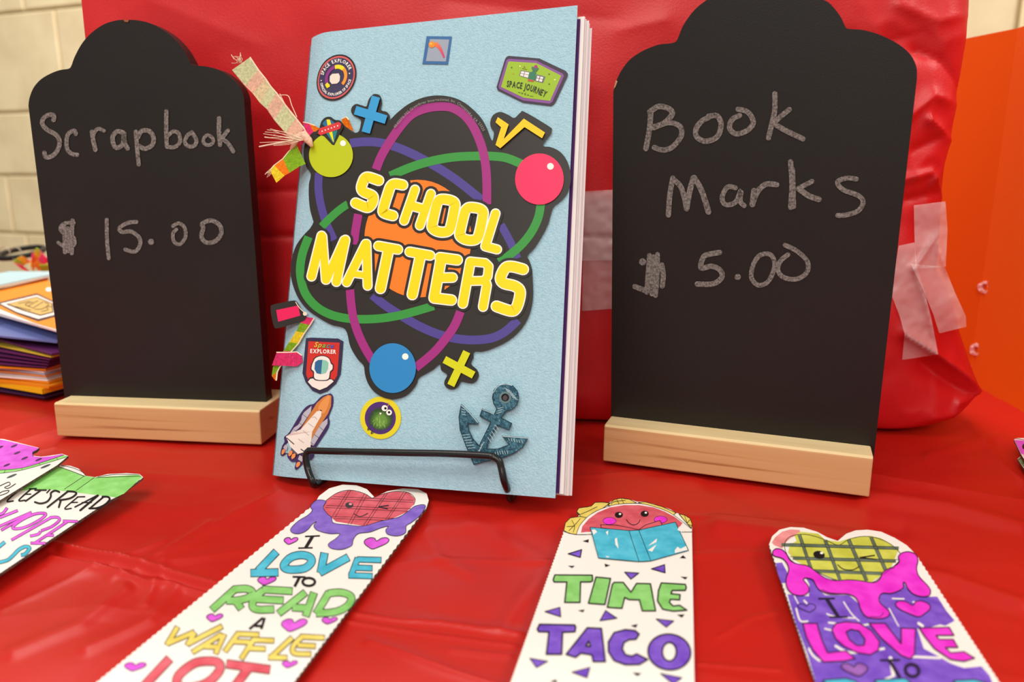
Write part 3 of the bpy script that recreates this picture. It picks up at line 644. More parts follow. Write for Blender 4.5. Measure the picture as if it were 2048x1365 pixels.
for pts, w in (([(752, 622), (860, 575), (960, 540), (1080, 510), (1200, 492), (1330, 486), (1450, 487), (1550, 500), (1660, 545)], 60), ([(1782, 800), (1765, 900), (1720, 1000), (1650, 1090), (1570, 1160), (1495, 1210)], 58), ([(465, 812), (400, 858), (340, 912), (285, 968)], 54), (bz([(195, 150), (155, 260), (138, 360), (145, 450), (175, 540), (240, 620), (330, 675), (440, 705), (560, 713), (680, 708), (800, 690), (920, 660), (1050, 622)]), 58)): ik.line(pts, w, grn, cap='butt')
ik.part('orbit_ring', st, 'green orbit ring'); ik.up()
for pts, w in (([(655, 578), (690, 490), (745, 395), (810, 300), (890, 210), (980, 165), (1080, 148), (1170, 155), (1250, 200), (1310, 270), (1355, 360), (1385, 450), (1405, 560), (1412, 680), (1412, 815)], 60), ([(535, 882), (515, 1000), (505, 1090)], 58), (bz([(478, 510), (485, 600), (500, 700), (530, 800), (575, 900), (635, 1000)]), 58), (bz([(1232, 660), (1190, 760), (1120, 860), (1040, 950), (925, 1045)]), 60)): ik.line(pts, w, vio, cap='butt')
ik.part('orbit_ring', st, 'purple orbit ring'); ik.up().poly(ell(942, 1050, 366, 402, 48), ora); ik.part('nucleus_disc', st, 'orange disc')
ik.up()
yel, wht = cc((250, 222, 4)), cc((255, 250, 238))
LA = [(112, blk, 0), (76, wht, 1), (60, yel, 2)]
ik.up()
ik.z(EZ)
school = [
 [[(718, 202), (655, 181), (628, 186), (613, 215), (604, 252), (620, 278), (672, 300), (683, 322), (672, 358), (650, 379), (625, 376), (566, 351)]],
 [[(877, 232), (825, 224), (798, 240), (780, 285), (748, 392), (756, 418), (812, 435)]],
 [dict(p=[(958, 262), (886, 468)], dw=-8), dict(p=[(1063, 290), (990, 500)], dw=-8), dict(p=[(930, 368), (1020, 392)], dw=-6)],
 [dict(p=[(1140, 326), (1190, 333), (1220, 352), (1218, 392), (1196, 500), (1178, 535), (1140, 544), (1100, 536), (1072, 514), (1074, 480), (1100, 365), (1115, 335)], closed=True)],
 [dict(p=[(1325, 380), (1378, 387), (1407, 408), (1404, 450), (1382, 555), (1362, 590), (1325, 598), (1285, 590), (1256, 568), (1257, 535), (1284, 420), (1300, 390)], closed=True)],
 [dict(p=[(1490, 420), (1422, 638), (1500, 658)], sm=False, dw=-8)]]
for L in school: ik.letter(L, LA); ik.part('letter', st)
ik.z(AZ)
LB = [(110, blk, 0), (74, wht, 1), (58, yel, 2)]
matters = [
 [dict(p=[(284, 1030), (215, 1308)], dw=-2), dict(p=[(290, 1035), (312, 1332)], dw=-6), dict(p=[(438, 1060), (316, 1332)], dw=-6), dict(p=[(446, 1058), (385, 1345)], dw=-2)],
 [dict(p=[(585, 1085), (455, 1348)], dw=-4), dict(p=[(590, 1085), (598, 1372)], dw=-4), dict(p=[(500, 1290), (590, 1302)], dw=-18)],
 [dict(p=[(672, 1100), (805, 1124)], dw=0), dict(p=[(742, 1120), (686, 1390)], dw=6)],
 [dict(p=[(885, 1140), (1025, 1165)], dw=0), dict(p=[(960, 1160), (903, 1432)], dw=6)],
 [dict(p=bz([(1092, 292), (1210, 308)]), dw=6), dict(p=bz([(1100, 300), (1052, 565)]), dw=6), dict(p=bz([(1075, 430), (1178, 428)]), dw=0), dict(p=bz([(1052, 568), (1170, 582)]), dw=6)],
 [dict(p=bz([(1300, 320), (1248, 606)]), dw=0), dict(p=bz([(1300, 318), (1400, 328), (1425, 352), (1418, 420), (1395, 450), (1295, 452)]), sm=False, dw=-6), dict(p=bz([(1400, 450), (1412, 480), (1386, 628)]), sm=False, dw=-2)],
 [dict(p=bz([(1660, 372), (1590, 354), (1545, 358), (1518, 395), (1506, 438), (1530, 468), (1600, 486), (1638, 520), (1630, 590), (1606, 645), (1570, 655), (1478, 625)]), dw=8)]]
for L in matters: ik.letter(L, LB); ik.part('letter', st)
ik.k += 4
lime, pinkc, bluc = cc((186, 200, 10)), cc((255, 44, 96)), cc((40, 136, 200))
for e_, c_, d_, n_ in ((ell(348, 480, 150, 150, 48, 0), lime, (430, 398, 20), 'lime'), (ell(1771, 643, 166, 175, 48), pinkc, (1846, 556, 23), 'pink'), (ell(769, 1047+dy, 159, 170, 48), bluc, (855, 968+dy, 22), 'blue')):
    ik.poly(e_, c_); ik.up().dot(d_[:2], d_[2], wht); ik.k -= 1; ik.part('ball', st, n_+' ball')
ik.up(); ik.poly([(240, 330), (275, 290), (290, 245), (320, 225), (355, 228), (380, 250), (425, 262), (432, 290), (412, 325), (402, 350), (370, 412), (355, 408), (300, 350)], blk, sm=False)
ik.up(); ik.poly([(292, 268), (305, 245), (330, 234), (358, 246), (372, 268), (330, 290)], cc((30, 110, 150)), sm=True); ik.poly([(312, 325), (395, 300), (366, 400)], cc((20, 130, 130)))
ik.up(); ik.poly([(318, 236), (340, 236), (350, 272), (325, 280)], yel); ik.poly([(335, 325), (356, 318), (368, 392), (362, 388)], yel)
ik.up(); ik.poly([(258, 330), (270, 296), (400, 252), (418, 266), (410, 300), (276, 344)], cc((214, 52, 56)))
ik.up()
for q in range(6): ik.dot((288+q*21, 316-q*7.4), 4.5, wht)
ik.part('saucer', st, 'red saucer with striped dome')
ik.line([(655, 80), (585, 325)], 58, cc((50, 156, 214)), cap='butt'); ik.up().line([(513, 172), (724, 237)], 60, cc((50, 156, 214)), cap='butt'); ik.part('plus_sign', st, 'blue plus sign')
ik.line([(1275, 935+dy), (1166, 1165+dy)], 52, cc((212, 216, 12)), cap='butt'); ik.up().line([(1122, 988+dy), (1322, 1095+dy)], 52, cc((212, 216, 12)), cap='butt'); ik.part('plus_sign', st, 'yellow plus sign')
ik.z((800, 0, 3.4136)).poly([(668, 800), (742, 850), (708, 950), (845, 810), (990, 905), (970, 945), (850, 868), (685, 1013), (652, 990), (690, 870), (652, 835)], cc((252, 204, 8))); ik.part('root_sign', st, 'yellow square root sign')
ik.z(AZ).text('48413370-702 Greenbrier International, Inc. Chesapeake, VA 23320', [(785, 298), (850, 222), (930, 150), (1020, 118), (1110, 108), (1190, 122), (1260, 168), (1320, 235), (1360, 275), (1385, 318)], 19, cc((150, 146, 140)))
ik.part('small_print', st)

# small black minus sticker over the spine
Z6 = (520, 580, 3.25)
st, ik, pb = sticker('sticker', 'black minus sign sticker with pink bar overhanging the spine', Z6, [(68, 118), (82, 98), (140, 84), (215, 70), (240, 78), (262, 115), (290, 150), (300, 175), (285, 200), (230, 218), (115, 250), (92, 240), (78, 190)], blk, .0007, flatp=True, off=.0012)
ik.poly([(105, 132), (248, 102), (262, 168), (118, 208)], cc((228, 22, 90))); pb.build('print', st)
# space explorer badge
GZ = (600, 90, 10.24)
def gp(r, a): a = math.radians(a); return (738+409*r*math.cos(a)+82*r*math.sin(a), 665-473*r*math.sin(a))
def gring(r, a0=0, a1=360, n=48): return [gp(r, a0+(a1-a0)*i/n) for i in range(n+(a1-a0 != 360))]
def garc(ik, r0, r1, a0, a1, mat, n=24):
    vs = gring(r0, a0, a1-.001, n)+gring(r1, a0, a1-.001, n); m = len(vs)//2; ik.tri(vs, [(i, i+1, m+i+1, m+i) for i in range(m-1)], mat)
st, ik, pb = sticker('sticker', 'round navy badge sticker lettered SPACE EXPLORER', GZ, gring(1.0), flat((38, 30, 32), .25, .5), sm=False)
navy = cc((56, 48, 84)); garc(ik, .93, .86, 0, 360, cc((214, 92, 88)), 48); ik.poly(gring(.86), navy)
ik.up(); garc(ik, .55, .40, 108, 212, cc((136, 44, 128))); garc(ik, .55, .38, 52, 108, cc((250, 222, 20))); garc(ik, .55, .40, -38, 52, cc((246, 150, 40)))
ik.poly([(512, 815), (560, 768), (612, 820), (610, 855), (550, 885)], cc((250, 222, 20))); ik.poly([(612, 640), (660, 592), (790, 582), (820, 640), (810, 740), (760, 790), (650, 800), (608, 740)], cc((236, 220, 206)))
ik.text('SPACE  EXPLORER', [gp(.66, a) for a in range(172, 22, -12)], 70, wht, bold=.02); ik.text('OFFICIAL EXPLORER OF SPACE', [gp(.79, a) for a in range(197, 365, 12)], 52, wht, bold=.02)
ik.dot((430, 725), 12, wht); ik.dot((1013, 583), 13, wht); pb.build('print', st)
# space journey badge
JZ = (980, 90, 9.75)
st, ik, pb = sticker('sticker', 'green and purple six-sided sticker lettered SPACE JOURNEY', JZ, [(340, 222), (370, 212), (520, 225), (960, 262), (1040, 300), (1480, 508), (1520, 560), (1512, 610), (1270, 1130), (1200, 1188), (1130, 1180), (640, 1120), (560, 1080), (150, 880), (128, 820), (285, 300), (310, 245)], cc((50, 32, 56)), sm=False)
ik.poly([(340, 282), (375, 270), (900, 305), (990, 350), (1420, 560), (1440, 610), (1215, 1110), (1160, 1145), (650, 1085), (560, 1045), (185, 858), (165, 800), (318, 310)], cc((130, 74, 148)))
ik.up().poly([(382, 320), (890, 352), (960, 380), (1390, 600), (1170, 1090), (660, 1030), (215, 820), (355, 335)], cc((150, 188, 20)))
ik.up(); gy_ = cc((106, 104, 112)); ik.poly([(605, 490), (780, 525), (740, 655), (568, 600)], gy_); ik.poly([(915, 572), (1082, 620), (1035, 745), (868, 700)], gy_)
ik.up()
for q in [[(612, 508), (675, 520), (660, 562), (600, 548)], [(685, 522), (765, 538), (755, 580), (672, 566)], [(596, 556), (657, 570), (645, 612), (585, 598)], [(670, 574), (752, 588), (738, 640), (655, 616)], [(922, 600), (968, 612), (955, 650), (912, 640)], [(985, 615), (1040, 628), (1028, 665), (972, 655)], [(908, 650), (952, 662), (940, 705), (896, 695)], [(968, 664), (1025, 676), (1010, 722), (955, 708)]]: ik.poly(q, cc((232, 228, 226)))
ik.poly([(775, 535), (840, 510), (905, 540), (880, 690), (740, 670)], cc((40, 120, 84))); ik.poly([(738, 665), (862, 690), (848, 718), (738, 705)], cc((196, 72, 52))); ik.poly([(815, 420), (955, 455), (930, 500), (905, 525), (835, 510), (812, 460)], cc((62, 110, 84))); ik.poly([(850, 432), (880, 390), (915, 392), (935, 440), (900, 460)], cc((160, 40, 110)))
ik.text('SPACE JOURNEY', [(318, 812), (480, 832), (620, 855), (760, 888), (900, 940), (1080, 1022)], 122, cc((26, 30, 20)), bold=.03)
for x, y, c in ((422, 440, (60, 90, 20)), (585, 415, (250, 250, 180)), (672, 430, (150, 90, 20)), (455, 560, (200, 150, 30)), (1152, 570, (70, 80, 30)), (1265, 680, (250, 246, 170)), (1155, 762, (60, 90, 20)), (628, 943, (60, 90, 20)), (742, 977, (60, 90, 20))): ik.dot((x, y), 15, cc(c), n=6)
for s_ in ([(550, 920), (600, 934)], [(775, 992), (840, 1000)], [(665, 940), (705, 975)], [(700, 935), (672, 975)], [(630, 455), (720, 478)]): ik.line(s_, 9, cc((90, 100, 30)))
pb.build('print', st)
# comet sticker
DZ = (800, 0, 3.4136)
st, ik, pb = sticker('sticker', 'square blue-framed sticker with a comet', DZ, [(182, 247), (355, 249), (328, 440), (153, 437)], cc((42, 100, 156)), .0002, sm=False)
ik.poly([(204, 267), (336, 270), (313, 420), (177, 417)], cc((150, 160, 176))); ik.up()
for q in range(10): ik.line([(235+q*6.5, 300+q*q*.9), (243+q*6.5, 303+(q+1)**2*.9)], 34-q*2.4, cc((240-q*4, 130-q*9, 50+q*7)), cap='butt'); ik.k += .15
ik.up().dot((217, 304), 22, cc((232, 138, 14))); ik.up().dot((212, 298), 8, cc((250, 190, 60))); pb.build('print', st)
# shield
KZ = (540, 660, 4.7056)
st, ik, pb = sticker('sticker', 'red and navy shield sticker of an astronaut lettered Space EXPLORER', KZ, [(338, 78), (400, 74), (560, 80), (640, 82), (690, 108), (686, 180), (665, 420), (620, 510), (540, 580), (470, 605), (400, 575), (335, 495), (305, 410), (312, 340)], cc((50, 40, 70)), .0003, sm=False)
ik.poly([(362, 108), (655, 122), (648, 240), (632, 430), (590, 498), (530, 545), (466, 568), (400, 530), (362, 478), (340, 420)], cc((206, 44, 34)))
ik.up(); ik.poly([(345, 488), (372, 450), (410, 440), (560, 456), (600, 470), (615, 482), (540, 552), (467, 580), (390, 540)], cc((40, 30, 50)))
ik.up(); ik.poly([(356, 490), (380, 462), (420, 458), (580, 468), (600, 486), (535, 540), (467, 568), (396, 535)], cc((240, 230, 220)))
ik.up(); ik.poly([(400, 300), (420, 262), (470, 242), (520, 245), (562, 270), (580, 310), (598, 330), (594, 380), (572, 400), (556, 470), (480, 482), (412, 466), (404, 400), (382, 378), (386, 330)], cc((40, 30, 50)), sm=True)
ik.up(); ik.poly([(408, 302), (428, 268), (470, 250), (518, 252), (556, 275), (572, 318), (588, 335), (586, 372), (564, 395), (548, 462), (480, 474), (420, 458), (414, 396), (392, 372), (396, 332)], cc((244, 234, 226)), sm=True)
ik.up(); ik.poly([(492, 282), (480, 418), (440, 410), (418, 370), (424, 305), (452, 285)], cc((40, 100, 150)), sm=False); ik.poly([(492, 282), (530, 290), (550, 310), (546, 370), (525, 408), (480, 418)], cc((136, 200, 180)), sm=False)
ik.text('EXPLORER', [(376, 218), (625, 226)], 38, cc((244, 238, 230)), bold=.03); ik.text('Space', [(408, 160), (600, 174)], 48, yel, shear=.3, bold=.02, mats=[cc((220, 190, 60)), cc((190, 190, 60)), cc((110, 180, 70)), cc((60, 150, 160)), cc((70, 90, 180))]); pb.build('print', st)
# rocket
st, ik, pb = sticker('sticker', 'space shuttle sticker with orange tank and flames', KZ, [(545, 605), (575, 602), (596, 640), (590, 720), (555, 815), (562, 870), (540, 945), (430, 1115), (410, 1200), (375, 1228), (310, 1265), (252, 1318), (232, 1300), (242, 1248), (200, 1242), (160, 1200), (155, 1165), (102, 1190), (78, 1170), (95, 1100), (125, 1055), (120, 1010), (180, 962), (300, 770), (360, 712), (415, 695), (480, 630)], cc((60, 38, 92)), .0003)
sil, shv = cc((186, 182, 194)), cc((238, 228, 218))
ik.poly([(392, 716), (384, 775), (300, 900), (205, 985), (188, 975), (320, 778)], sil); ik.poly([(542, 834), (540, 885), (410, 1092), (378, 1080), (385, 1030), (480, 880)], sil)
ik.up().poly([(500, 636), (548, 612), (578, 622), (574, 720), (545, 792), (450, 930), (388, 1040), (345, 930), (280, 950), (388, 775), (440, 690)], cc((206, 126, 58)))
ik.up().poly([(500, 660), (550, 622), (565, 640), (545, 720), (505, 790), (455, 750), (470, 700)], cc((228, 150, 78)), sm=True)
ik.poly([(135, 1080), (165, 1095), (150, 1140), (110, 1110)], sil); ik.poly([(278, 1180), (318, 1200), (300, 1245), (262, 1220)], sil); ik.poly([(200, 1110), (280, 1155), (262, 1180), (192, 1150)], cc((90, 84, 96)))
ik.up().poly([(486, 758), (482, 810), (398, 960), (380, 1115), (330, 1150), (262, 1170), (190, 1100), (140, 1005), (200, 972), (290, 938), (380, 835), (440, 768)], shv)
ik.up()
for s_, w in (([(150, 1018), (226, 1078)], 8), ([(288, 1122), (330, 1152)], 8), ([(470, 756), (486, 764)], 9), ([(308, 796), (348, 828)], 3), ([(264, 868), (304, 898)], 3), ([(222, 938), (252, 958)], 3), ([(462, 912), (500, 944)], 3), ([(416, 986), (458, 1016)], 3), ([(380, 1060), (412, 1084)], 3)): ik.line(s_, w, cc((40, 34, 44)), cap='butt')
for s_ in ([(360, 880), (412, 918)], [(312, 950), (364, 992)], [(264, 1025), (318, 1065)], [(395, 830), (420, 820), (442, 845)]): ik.line(s_, 3, cc((150, 110, 80)), cap='butt')
for x, y in ((112, 1150), (190, 1165), (220, 1192), (264, 1270)): ik.poly([(x+18, y-25), (x+16, y+5), (x-10, y+26), (x-20, y+10), (x-8, y-20)], cc((240, 150, 84)), sm=True)
pb.build('print', st)
# furry creature
st, ik, pb = sticker('sticker', 'round yellow sticker with a furry green creature', Z6, ell(784, 833, 133, 138, 48), cc((230, 214, 30)), .0003, sm=False)
ik.poly(ell(782, 834, 101, 106, 40), cc((78, 40, 116))); rr = random.Random(3)
ik.up()
for c, r0, n in (((44, 70, 34), 72, 60), ((70, 112, 42), 60, 52), ((104, 150, 60), 42, 44)):
    pts = []
    for i in range(n*2): a = math.pi*i/n; r = r0*(1.22 if i % 2 else .9)*rr.uniform(.92, 1.08); pts.append((785+r*math.cos(a), 838+(12 if r0 < 70 else 0)+r*.95*math.sin(a)))
    ik.poly(pts, cc(c)); ik.up()
for q in range(26): a = rr.uniform(0, 6.28); r = rr.uniform(5, 48); x, y = 778+r*math.cos(a), 860+r*.8*math.sin(a); ik.line([(x, y), (x+(x-785)*.15, y+14)], 3, cc((150, 190, 90)))
ik.up(); ik.line([(820, 775), (838, 740), (825, 735)], 4, cc((220, 150, 90))); ik.line([(715, 905), (700, 912), (705, 895)], 5, cc((40, 50, 30))); ik.line([(728, 918), (722, 935), (735, 930)], 5, cc((40, 50, 30)))
ik.dot((810, 770), 20, cc((244, 244, 236))); ik.up().dot((839, 798), 19, cc((244, 244, 236))); ik.up(); ik.dot((815, 771), 8, K); ik.dot((839, 797), 8, K); ik.poly([(776, 798), (792, 802), (781, 815)], wht); pb.build('print', st)

# metal anchor charm, raised
RZ = (800, 660, 3.7909)
anchor_m = grain('blue_foil', (34, 72, 92), (78, 128, 146), (700, 700, 700), .28, .5, bump=.3, bscale=900); anchor_m.node_tree.nodes['Principled BSDF'].inputs['Metallic'].default_value = .55
outl = [(560, 1022), (500, 880), (455, 760), (447, 660), (465, 566), (530, 630), (596, 705), (582, 716), (512, 708), (520, 760), (555, 830), (600, 880), (640, 800), (690, 700), (605, 655), (625, 600), (715, 640), (735, 600), (710, 560), (700, 515), (712, 460), (745, 425), (800, 410), (855, 425), (890, 465), (900, 515), (885, 570), (850, 605), (800, 618), (765, 668), (848, 710), (825, 760), (735, 722), (680, 820), (655, 905), (740, 905), (830, 872), (775, 805), (970, 820), (930, 890), (860, 940), (760, 975), (640, 1000)]
b = B(); ik = Ink(b, PB, RZ, .0022); ik.poly(outl, anchor_m, holes=[ell(798, 514, 38, 40, 20)], thick=.0020)
o = b.build('anchor_charm', book, 'shiny dark blue anchor charm'); bevel(o, .0004, 2)
b = B(); ik = Ink(b, PB, RZ, .0023)
glint = flat((196, 222, 228), .3, .5)  # pale colour painting highlights along the charm's edges and ridges
for s_ in (outl,): ik.line(s_, 6, flat((28, 54, 66), .3), closed=True, sm=False)
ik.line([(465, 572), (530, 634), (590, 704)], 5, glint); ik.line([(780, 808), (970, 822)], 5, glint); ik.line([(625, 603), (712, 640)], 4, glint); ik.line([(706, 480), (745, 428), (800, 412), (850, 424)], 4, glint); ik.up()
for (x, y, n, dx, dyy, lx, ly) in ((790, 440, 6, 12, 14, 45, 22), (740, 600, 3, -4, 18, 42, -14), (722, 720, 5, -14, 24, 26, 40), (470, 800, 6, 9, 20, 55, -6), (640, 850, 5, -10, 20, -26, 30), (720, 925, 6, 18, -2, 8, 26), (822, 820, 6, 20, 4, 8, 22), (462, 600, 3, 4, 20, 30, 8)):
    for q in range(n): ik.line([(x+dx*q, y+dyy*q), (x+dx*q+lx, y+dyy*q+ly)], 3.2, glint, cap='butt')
ik.up(); ik.poly(ell(798, 514, 46, 46, 24), flat((120, 150, 156), .25, .5, .7), holes=[ell(798, 514, 30, 30, 20)][:1]); b.build('engraving_and_glints', o)
b = B(); ik = Ink(b, PB, RZ, .0012); ik.poly(ell(798, 514, 32, 33, 20), flat((52, 46, 52), .3)); ik.base = .0020; ik.poly(ell(797, 517, 20, 22, 6), flat((84, 74, 78), .2)); b.build('rivet', o)

# ribbons tied through the spine
def gros(c): return grain('grosgrain', tuple(int(v*.86) for v in c), c, (900, 900, 900), .8, .1)
G = {k: gros(c) for k, c in dict(cream=(246, 226, 180), sage=(232, 234, 184), peach=(252, 206, 178), pink=(236, 60, 120), green=(140, 184, 40), orange=(246, 130, 30), yellow=(244, 216, 50)).items()}
def flat_ribbon(name, quads, Z, d0, d1, parent, label=None, ribs=True):
    """ribbon of coloured bands; quads are measured edge pairs (left, right) with a colour; d0..d1 = distance in front of the cover"""
    b = B(); n = len(quads)-1; hem = flat((240, 226, 196), .8, .1)
    for i in range(n):
        (l0, r0, c), (l1, r1, _) = quads[i], quads[i+1]; K_ = max(2, int(math.dist(l0, l1)/8)) if ribs else 1
        for q in range(K_):
            ta, tb = q/K_, (q+.72)/K_ if ribs else (q+1)/K_
            for (sa, sb_, hh, mt) in (((ta, tb, 0.00025, G[c]), (tb, (q+1)/K_, 0, G[c])) if ribs else ((ta, tb, 0, G[c]),)):
                vs = []
                for t_ in (sa, sb_):
                    for a_, b_ in ((l0, l1), (r0, r1)):
                        x = a_[0]+(b_[0]-a_[0])*t_; y = a_[1]+(b_[1]-a_[1])*t_; dd = d0+(d1-d0)*((i+t_)/n)
                        for h in (hh, -.0003): vs.append(PF.px(Z[0]+x/Z[2], Z[1]+y/Z[2], dd+h))
                b.add(vs, [(0, 4, 6, 2), (1, 5, 7, 3)[::-1], (0, 4, 5, 1)[::-1], (2, 6, 7, 3), (0, 1, 3, 2), (4, 5, 7, 6)[::-1]], mt)
        tube(b, [PF.px(Z[0]+p[0]/Z[2], Z[1]+p[1]/Z[2], (d0+(d1-d0)*(i+k)/n)) for k, p in ((0, r0), (1, r1))], .00035, hem, 6)
    return b.build(name, parent, label)
CZ = (440, 0, 3.4125)
flat_ribbon('ribbon', [((82, 478), (205, 392), 'sage'), ((170, 585), (262, 478), 'peach'), ((225, 640), (312, 540), 'cream'), ((275, 705), (345, 590), 'sage'), ((320, 745), (385, 635), 'peach'), ((370, 820), (440, 710), 'sage'), ((445, 905), (520, 810), 'peach'), ((500, 955), (575, 880), 'pink'), ((560, 990), (600, 930), 'pink')], CZ, .010, .003, book, 'faded striped grosgrain ribbon end sticking up')
flat_ribbon('ribbon', [((585, 1120), (520, 985), 'green'), ((545, 1135), (470, 1035), 'green'), ((475, 1180), (430, 1085), 'orange'), ((440, 1200), (370, 1130), 'yellow'), ((385, 1248), (340, 1165), 'green')], CZ, .003, .007, book, 'green, orange and yellow striped ribbon tail')
flat_ribbon('ribbon', [((590, 945), (568, 835), 'pink'), ((640, 900), (610, 845), 'orange'), ((700, 890), (650, 860), 'pink')], CZ, .0012, .0006, book, 'pink and orange ribbon crossing the spine')
flat_ribbon('ribbon', [((835, 850), (830, 815), 'orange'), ((880, 880), (862, 800), 'orange'), ((915, 900), (880, 820), 'pink')], CZ, .0002, .0012, book, 'orange and pink ribbon end poking from behind the sticker')
flat_ribbon('ribbon', [((300, 175), (352, 185), 'pink'), ((262, 215), (325, 230), 'green'), ((235, 270), (290, 280), 'yellow'), ((190, 340), (250, 350), 'green'), ((150, 400), (205, 400), 'pink'), ((120, 440), (185, 450), 'green'), ((85, 500), (130, 500), 'green'), ((76, 560), (112, 535), 'orange'), ((100, 592), (106, 590), 'orange')], Z6, .0014, .002, book, 'narrow ribbon hanging from the lower binding hole')
flat_ribbon('ribbon', [((78, 492), (108, 408), 'pink'), ((170, 495), (180, 408), 'pink'), ((240, 498), (240, 405), 'pink'), ((278, 470), (272, 428), 'pink')], Z6, .0030, .0006, book, 'pink ribbon loop curling over the cover')
b = B(); fr = random.Random(5); hem = flat((244, 222, 196), .8, .1)
for (sx, sy), (ex, ey), n, spread in (((560, 950), (330, 940), 12, 60), ((345, 1165), (325, 1190), 8, 22), ((140, 420), (120, 400), 14, 45), ((500, 800), (410, 650), 2, 12)):
    for q in range(n):
        a = (sx+fr.uniform(-8, 8), sy+fr.uniform(-10, 10)); e = (ex+fr.uniform(-1, 1)*spread, ey+fr.uniform(-1, 1)*spread); m = ((a[0]+e[0])/2+fr.uniform(-12, 12), (a[1]+e[1])/2+fr.uniform(-14, 14))
        tube(b, [PF.px(CZ[0]+p[0]/CZ[2], CZ[1]+p[1]/CZ[2], .006+fr.uniform(0, .002)) for p in smooth([a, m, e], False, 4)], .00014, hem, 4)
tube(b, [PF.px(CZ[0]+p[0]/CZ[2], CZ[1]+p[1]/CZ[2], .007) for p in smooth([(500, 960), (380, 980), (268, 1002)], False, 4)], .0004, hem, 6)
tube(b, [PF.px(CZ[0]+p[0]/CZ[2], CZ[1]+p[1]/CZ[2], .006) for p in smooth([(525, 800), (490, 720), (465, 655), (405, 650)], False, 6)], .0002, hem, 5)
fr_o = b.build('frayed_thread', book, 'cream threads fraying from the ribbons'); fr_o['kind'] = 'stuff'
b = B(); b.smooth = True; kc = PF.px(CZ[0]+560/CZ[2], CZ[1]+965/CZ[2], .004)
tube(b, [kc+PF.U*x+PF.V*y for x, y in ((-.006, -.004), (-.003, .002), (.001, .003), (.004, .0), (.006, -.003))], [.0008, .0020, .0026, .002, .0008], G['peach'], 10); b.build('ribbon_knot', book, 'cream pink knot of the ribbon')
b = B(); ik = Ink(b, PF, Z6, .0026); ik.line([(232, 80), (255, 115), (290, 150)], 5, hem); ik.dot((292, 156), 13, hem); b.build('knot_thread', book, 'white knotted thread')

# ------------------------------------------------------------ wire easel
es = thing('wire_easel', 'black wire easel holding up the sticker-covered scrapbook', 'easel', tuple(tab(824, 975)))
def wp(x, y, d): return PF.px(x, y, d)
fl_, fr_ = tab(625, 977, .0018), tab(1018, 1004, .0018)
dN = PF.N*np.array([1, 1, 0]); dN = dN/np.linalg.norm(dN)
tl, trr = wp(611, 905, .0075), wp(993, 914, .0075)
topm = [wp(x, y, .0074) for x, y in ((617, 903), (624, 902), (700, 904), (800, 906), (900, 908), (975, 912), (985, 914))]
path = [fl_-dN*.030+np.array([0, 0, -.0002]), fl_-dN*.008, fl_-dN*.002+np.array([0, 0, .0006]), fl_+np.array([0, 0, .004])] + [wp(616, 940, .0062), wp(612, 918, .0068), wp(613, 908, .0072)] + topm + [wp(997, 921, .0070), wp(1002, 934, .0066), wp(1009, 965, .0056)] + [fr_+np.array([0, 0, .004]), fr_-dN*.002+np.array([0, 0, .0006]), fr_-dN*.008, fr_-dN*.030+np.array([0, 0, -.0002])]
b = B(); b.smooth = True; tube(b, smooth(path, False, 5), .00165, M_wire, 12); b.build('front_lip', es)
b = B(); b.smooth = True
bl, br = fl_-dN*.030, fr_-dN*.030; up = BVv
tube(b, smooth([bl, bl-dN*.004+up*.02, bl-dN*.001+up*.10, (bl+br)/2+up*.12-dN*.002, br-dN*.001+up*.10, br-dN*.004+up*.02, br], False, 6), .00165, M_wire, 10); b.build('back_support', es)
b = B(); b.smooth = True; m0 = (bl+br)/2+up*.12-dN*.004; m1 = np.array([*(m0-dN*.012)[:2], .0025])
tube(b, [m0, (m0+m1)/2, m1], .00165, M_wire, 10); b.build('rear_leg', es)

# ------------------------------------------------------------ bookmarks
GRP = 'hand-coloured bookmarks laid out on the red tablecloth'
def jag(p, q, n, amp):
    d = np.array(q, float)-np.array(p, float); nn = np.array([-d[1], d[0]])/np.linalg.norm(d)
    return [tuple(np.array(p)+d*k/n+nn*amp*(1 if k % 2 else -.4)) for k in range(n+1)]
def bookmark(label, Z, outline, z=.0022, slope=0.0, y0=.2, th=.0011, sx=0.0):
    """flat card on the table; slope lifts its far end a little"""
    U = np.array([1, 0, sx]); U = U/np.linalg.norm(U); V = np.array([0, 1, slope]); V = V-U*(V @ U); V = V/np.linalg.norm(V); pl = Plane((0, y0, z), U, V)
    c = np.mean([pl.px(Z[0]+p[0]/Z[2], Z[1]+p[1]/Z[2]) for p in outline], 0)
    t = thing('bookmark', label, 'bookmark', tuple(c), GRP)
    b = B(); pts = [pl.px(Z[0]+p[0]/Z[2], Z[1]+p[1]/Z[2]) for p in outline]; n = len(pts)
    T = tessellate_polygon([[Vector((p[0], p[1], 0)) for p in outline]]); lo = [p - pl.N*th for p in pts]
    b.add(pts, [tuple(q) for q in T], M_white); b.add(lo, [tuple(q)[::-1] for q in T], M_white)
    b.add(pts+lo, [(i, (i+1) % n, n+(i+1) % n, n+i) for i in range(n)], M_edge)
    b.build('card', t); pb = B(); return t, Ink(pb, pl, Z, .00006, .00004), pb
def outlined(ik, strokes, w, col, ext=2, o=5):
    ik.letter([dict(p=s_ if not isinstance(s_, dict) else s_['p'], sm=(len(s_) > 2 if not isinstance(s_, dict) else s_.get('sm', True)), closed=(s_.get('closed', False) if isinstance(s_, dict) else False), cap='butt', ext=ext+1.5) for s_ in strokes], [(w+o*1.5, K, 0)])
    k = ik.k; ik.k = k+1
    ik.letter([dict(p=s_ if not isinstance(s_, dict) else s_['p'], sm=(len(s_) > 2 if not isinstance(s_, dict) else s_.get('sm', True)), closed=(s_.get('closed', False) if isinstance(s_, dict) else False), cap='butt', ext=0) for s_ in strokes], [(w-o*.4, col, 0)])
    ik.k = k
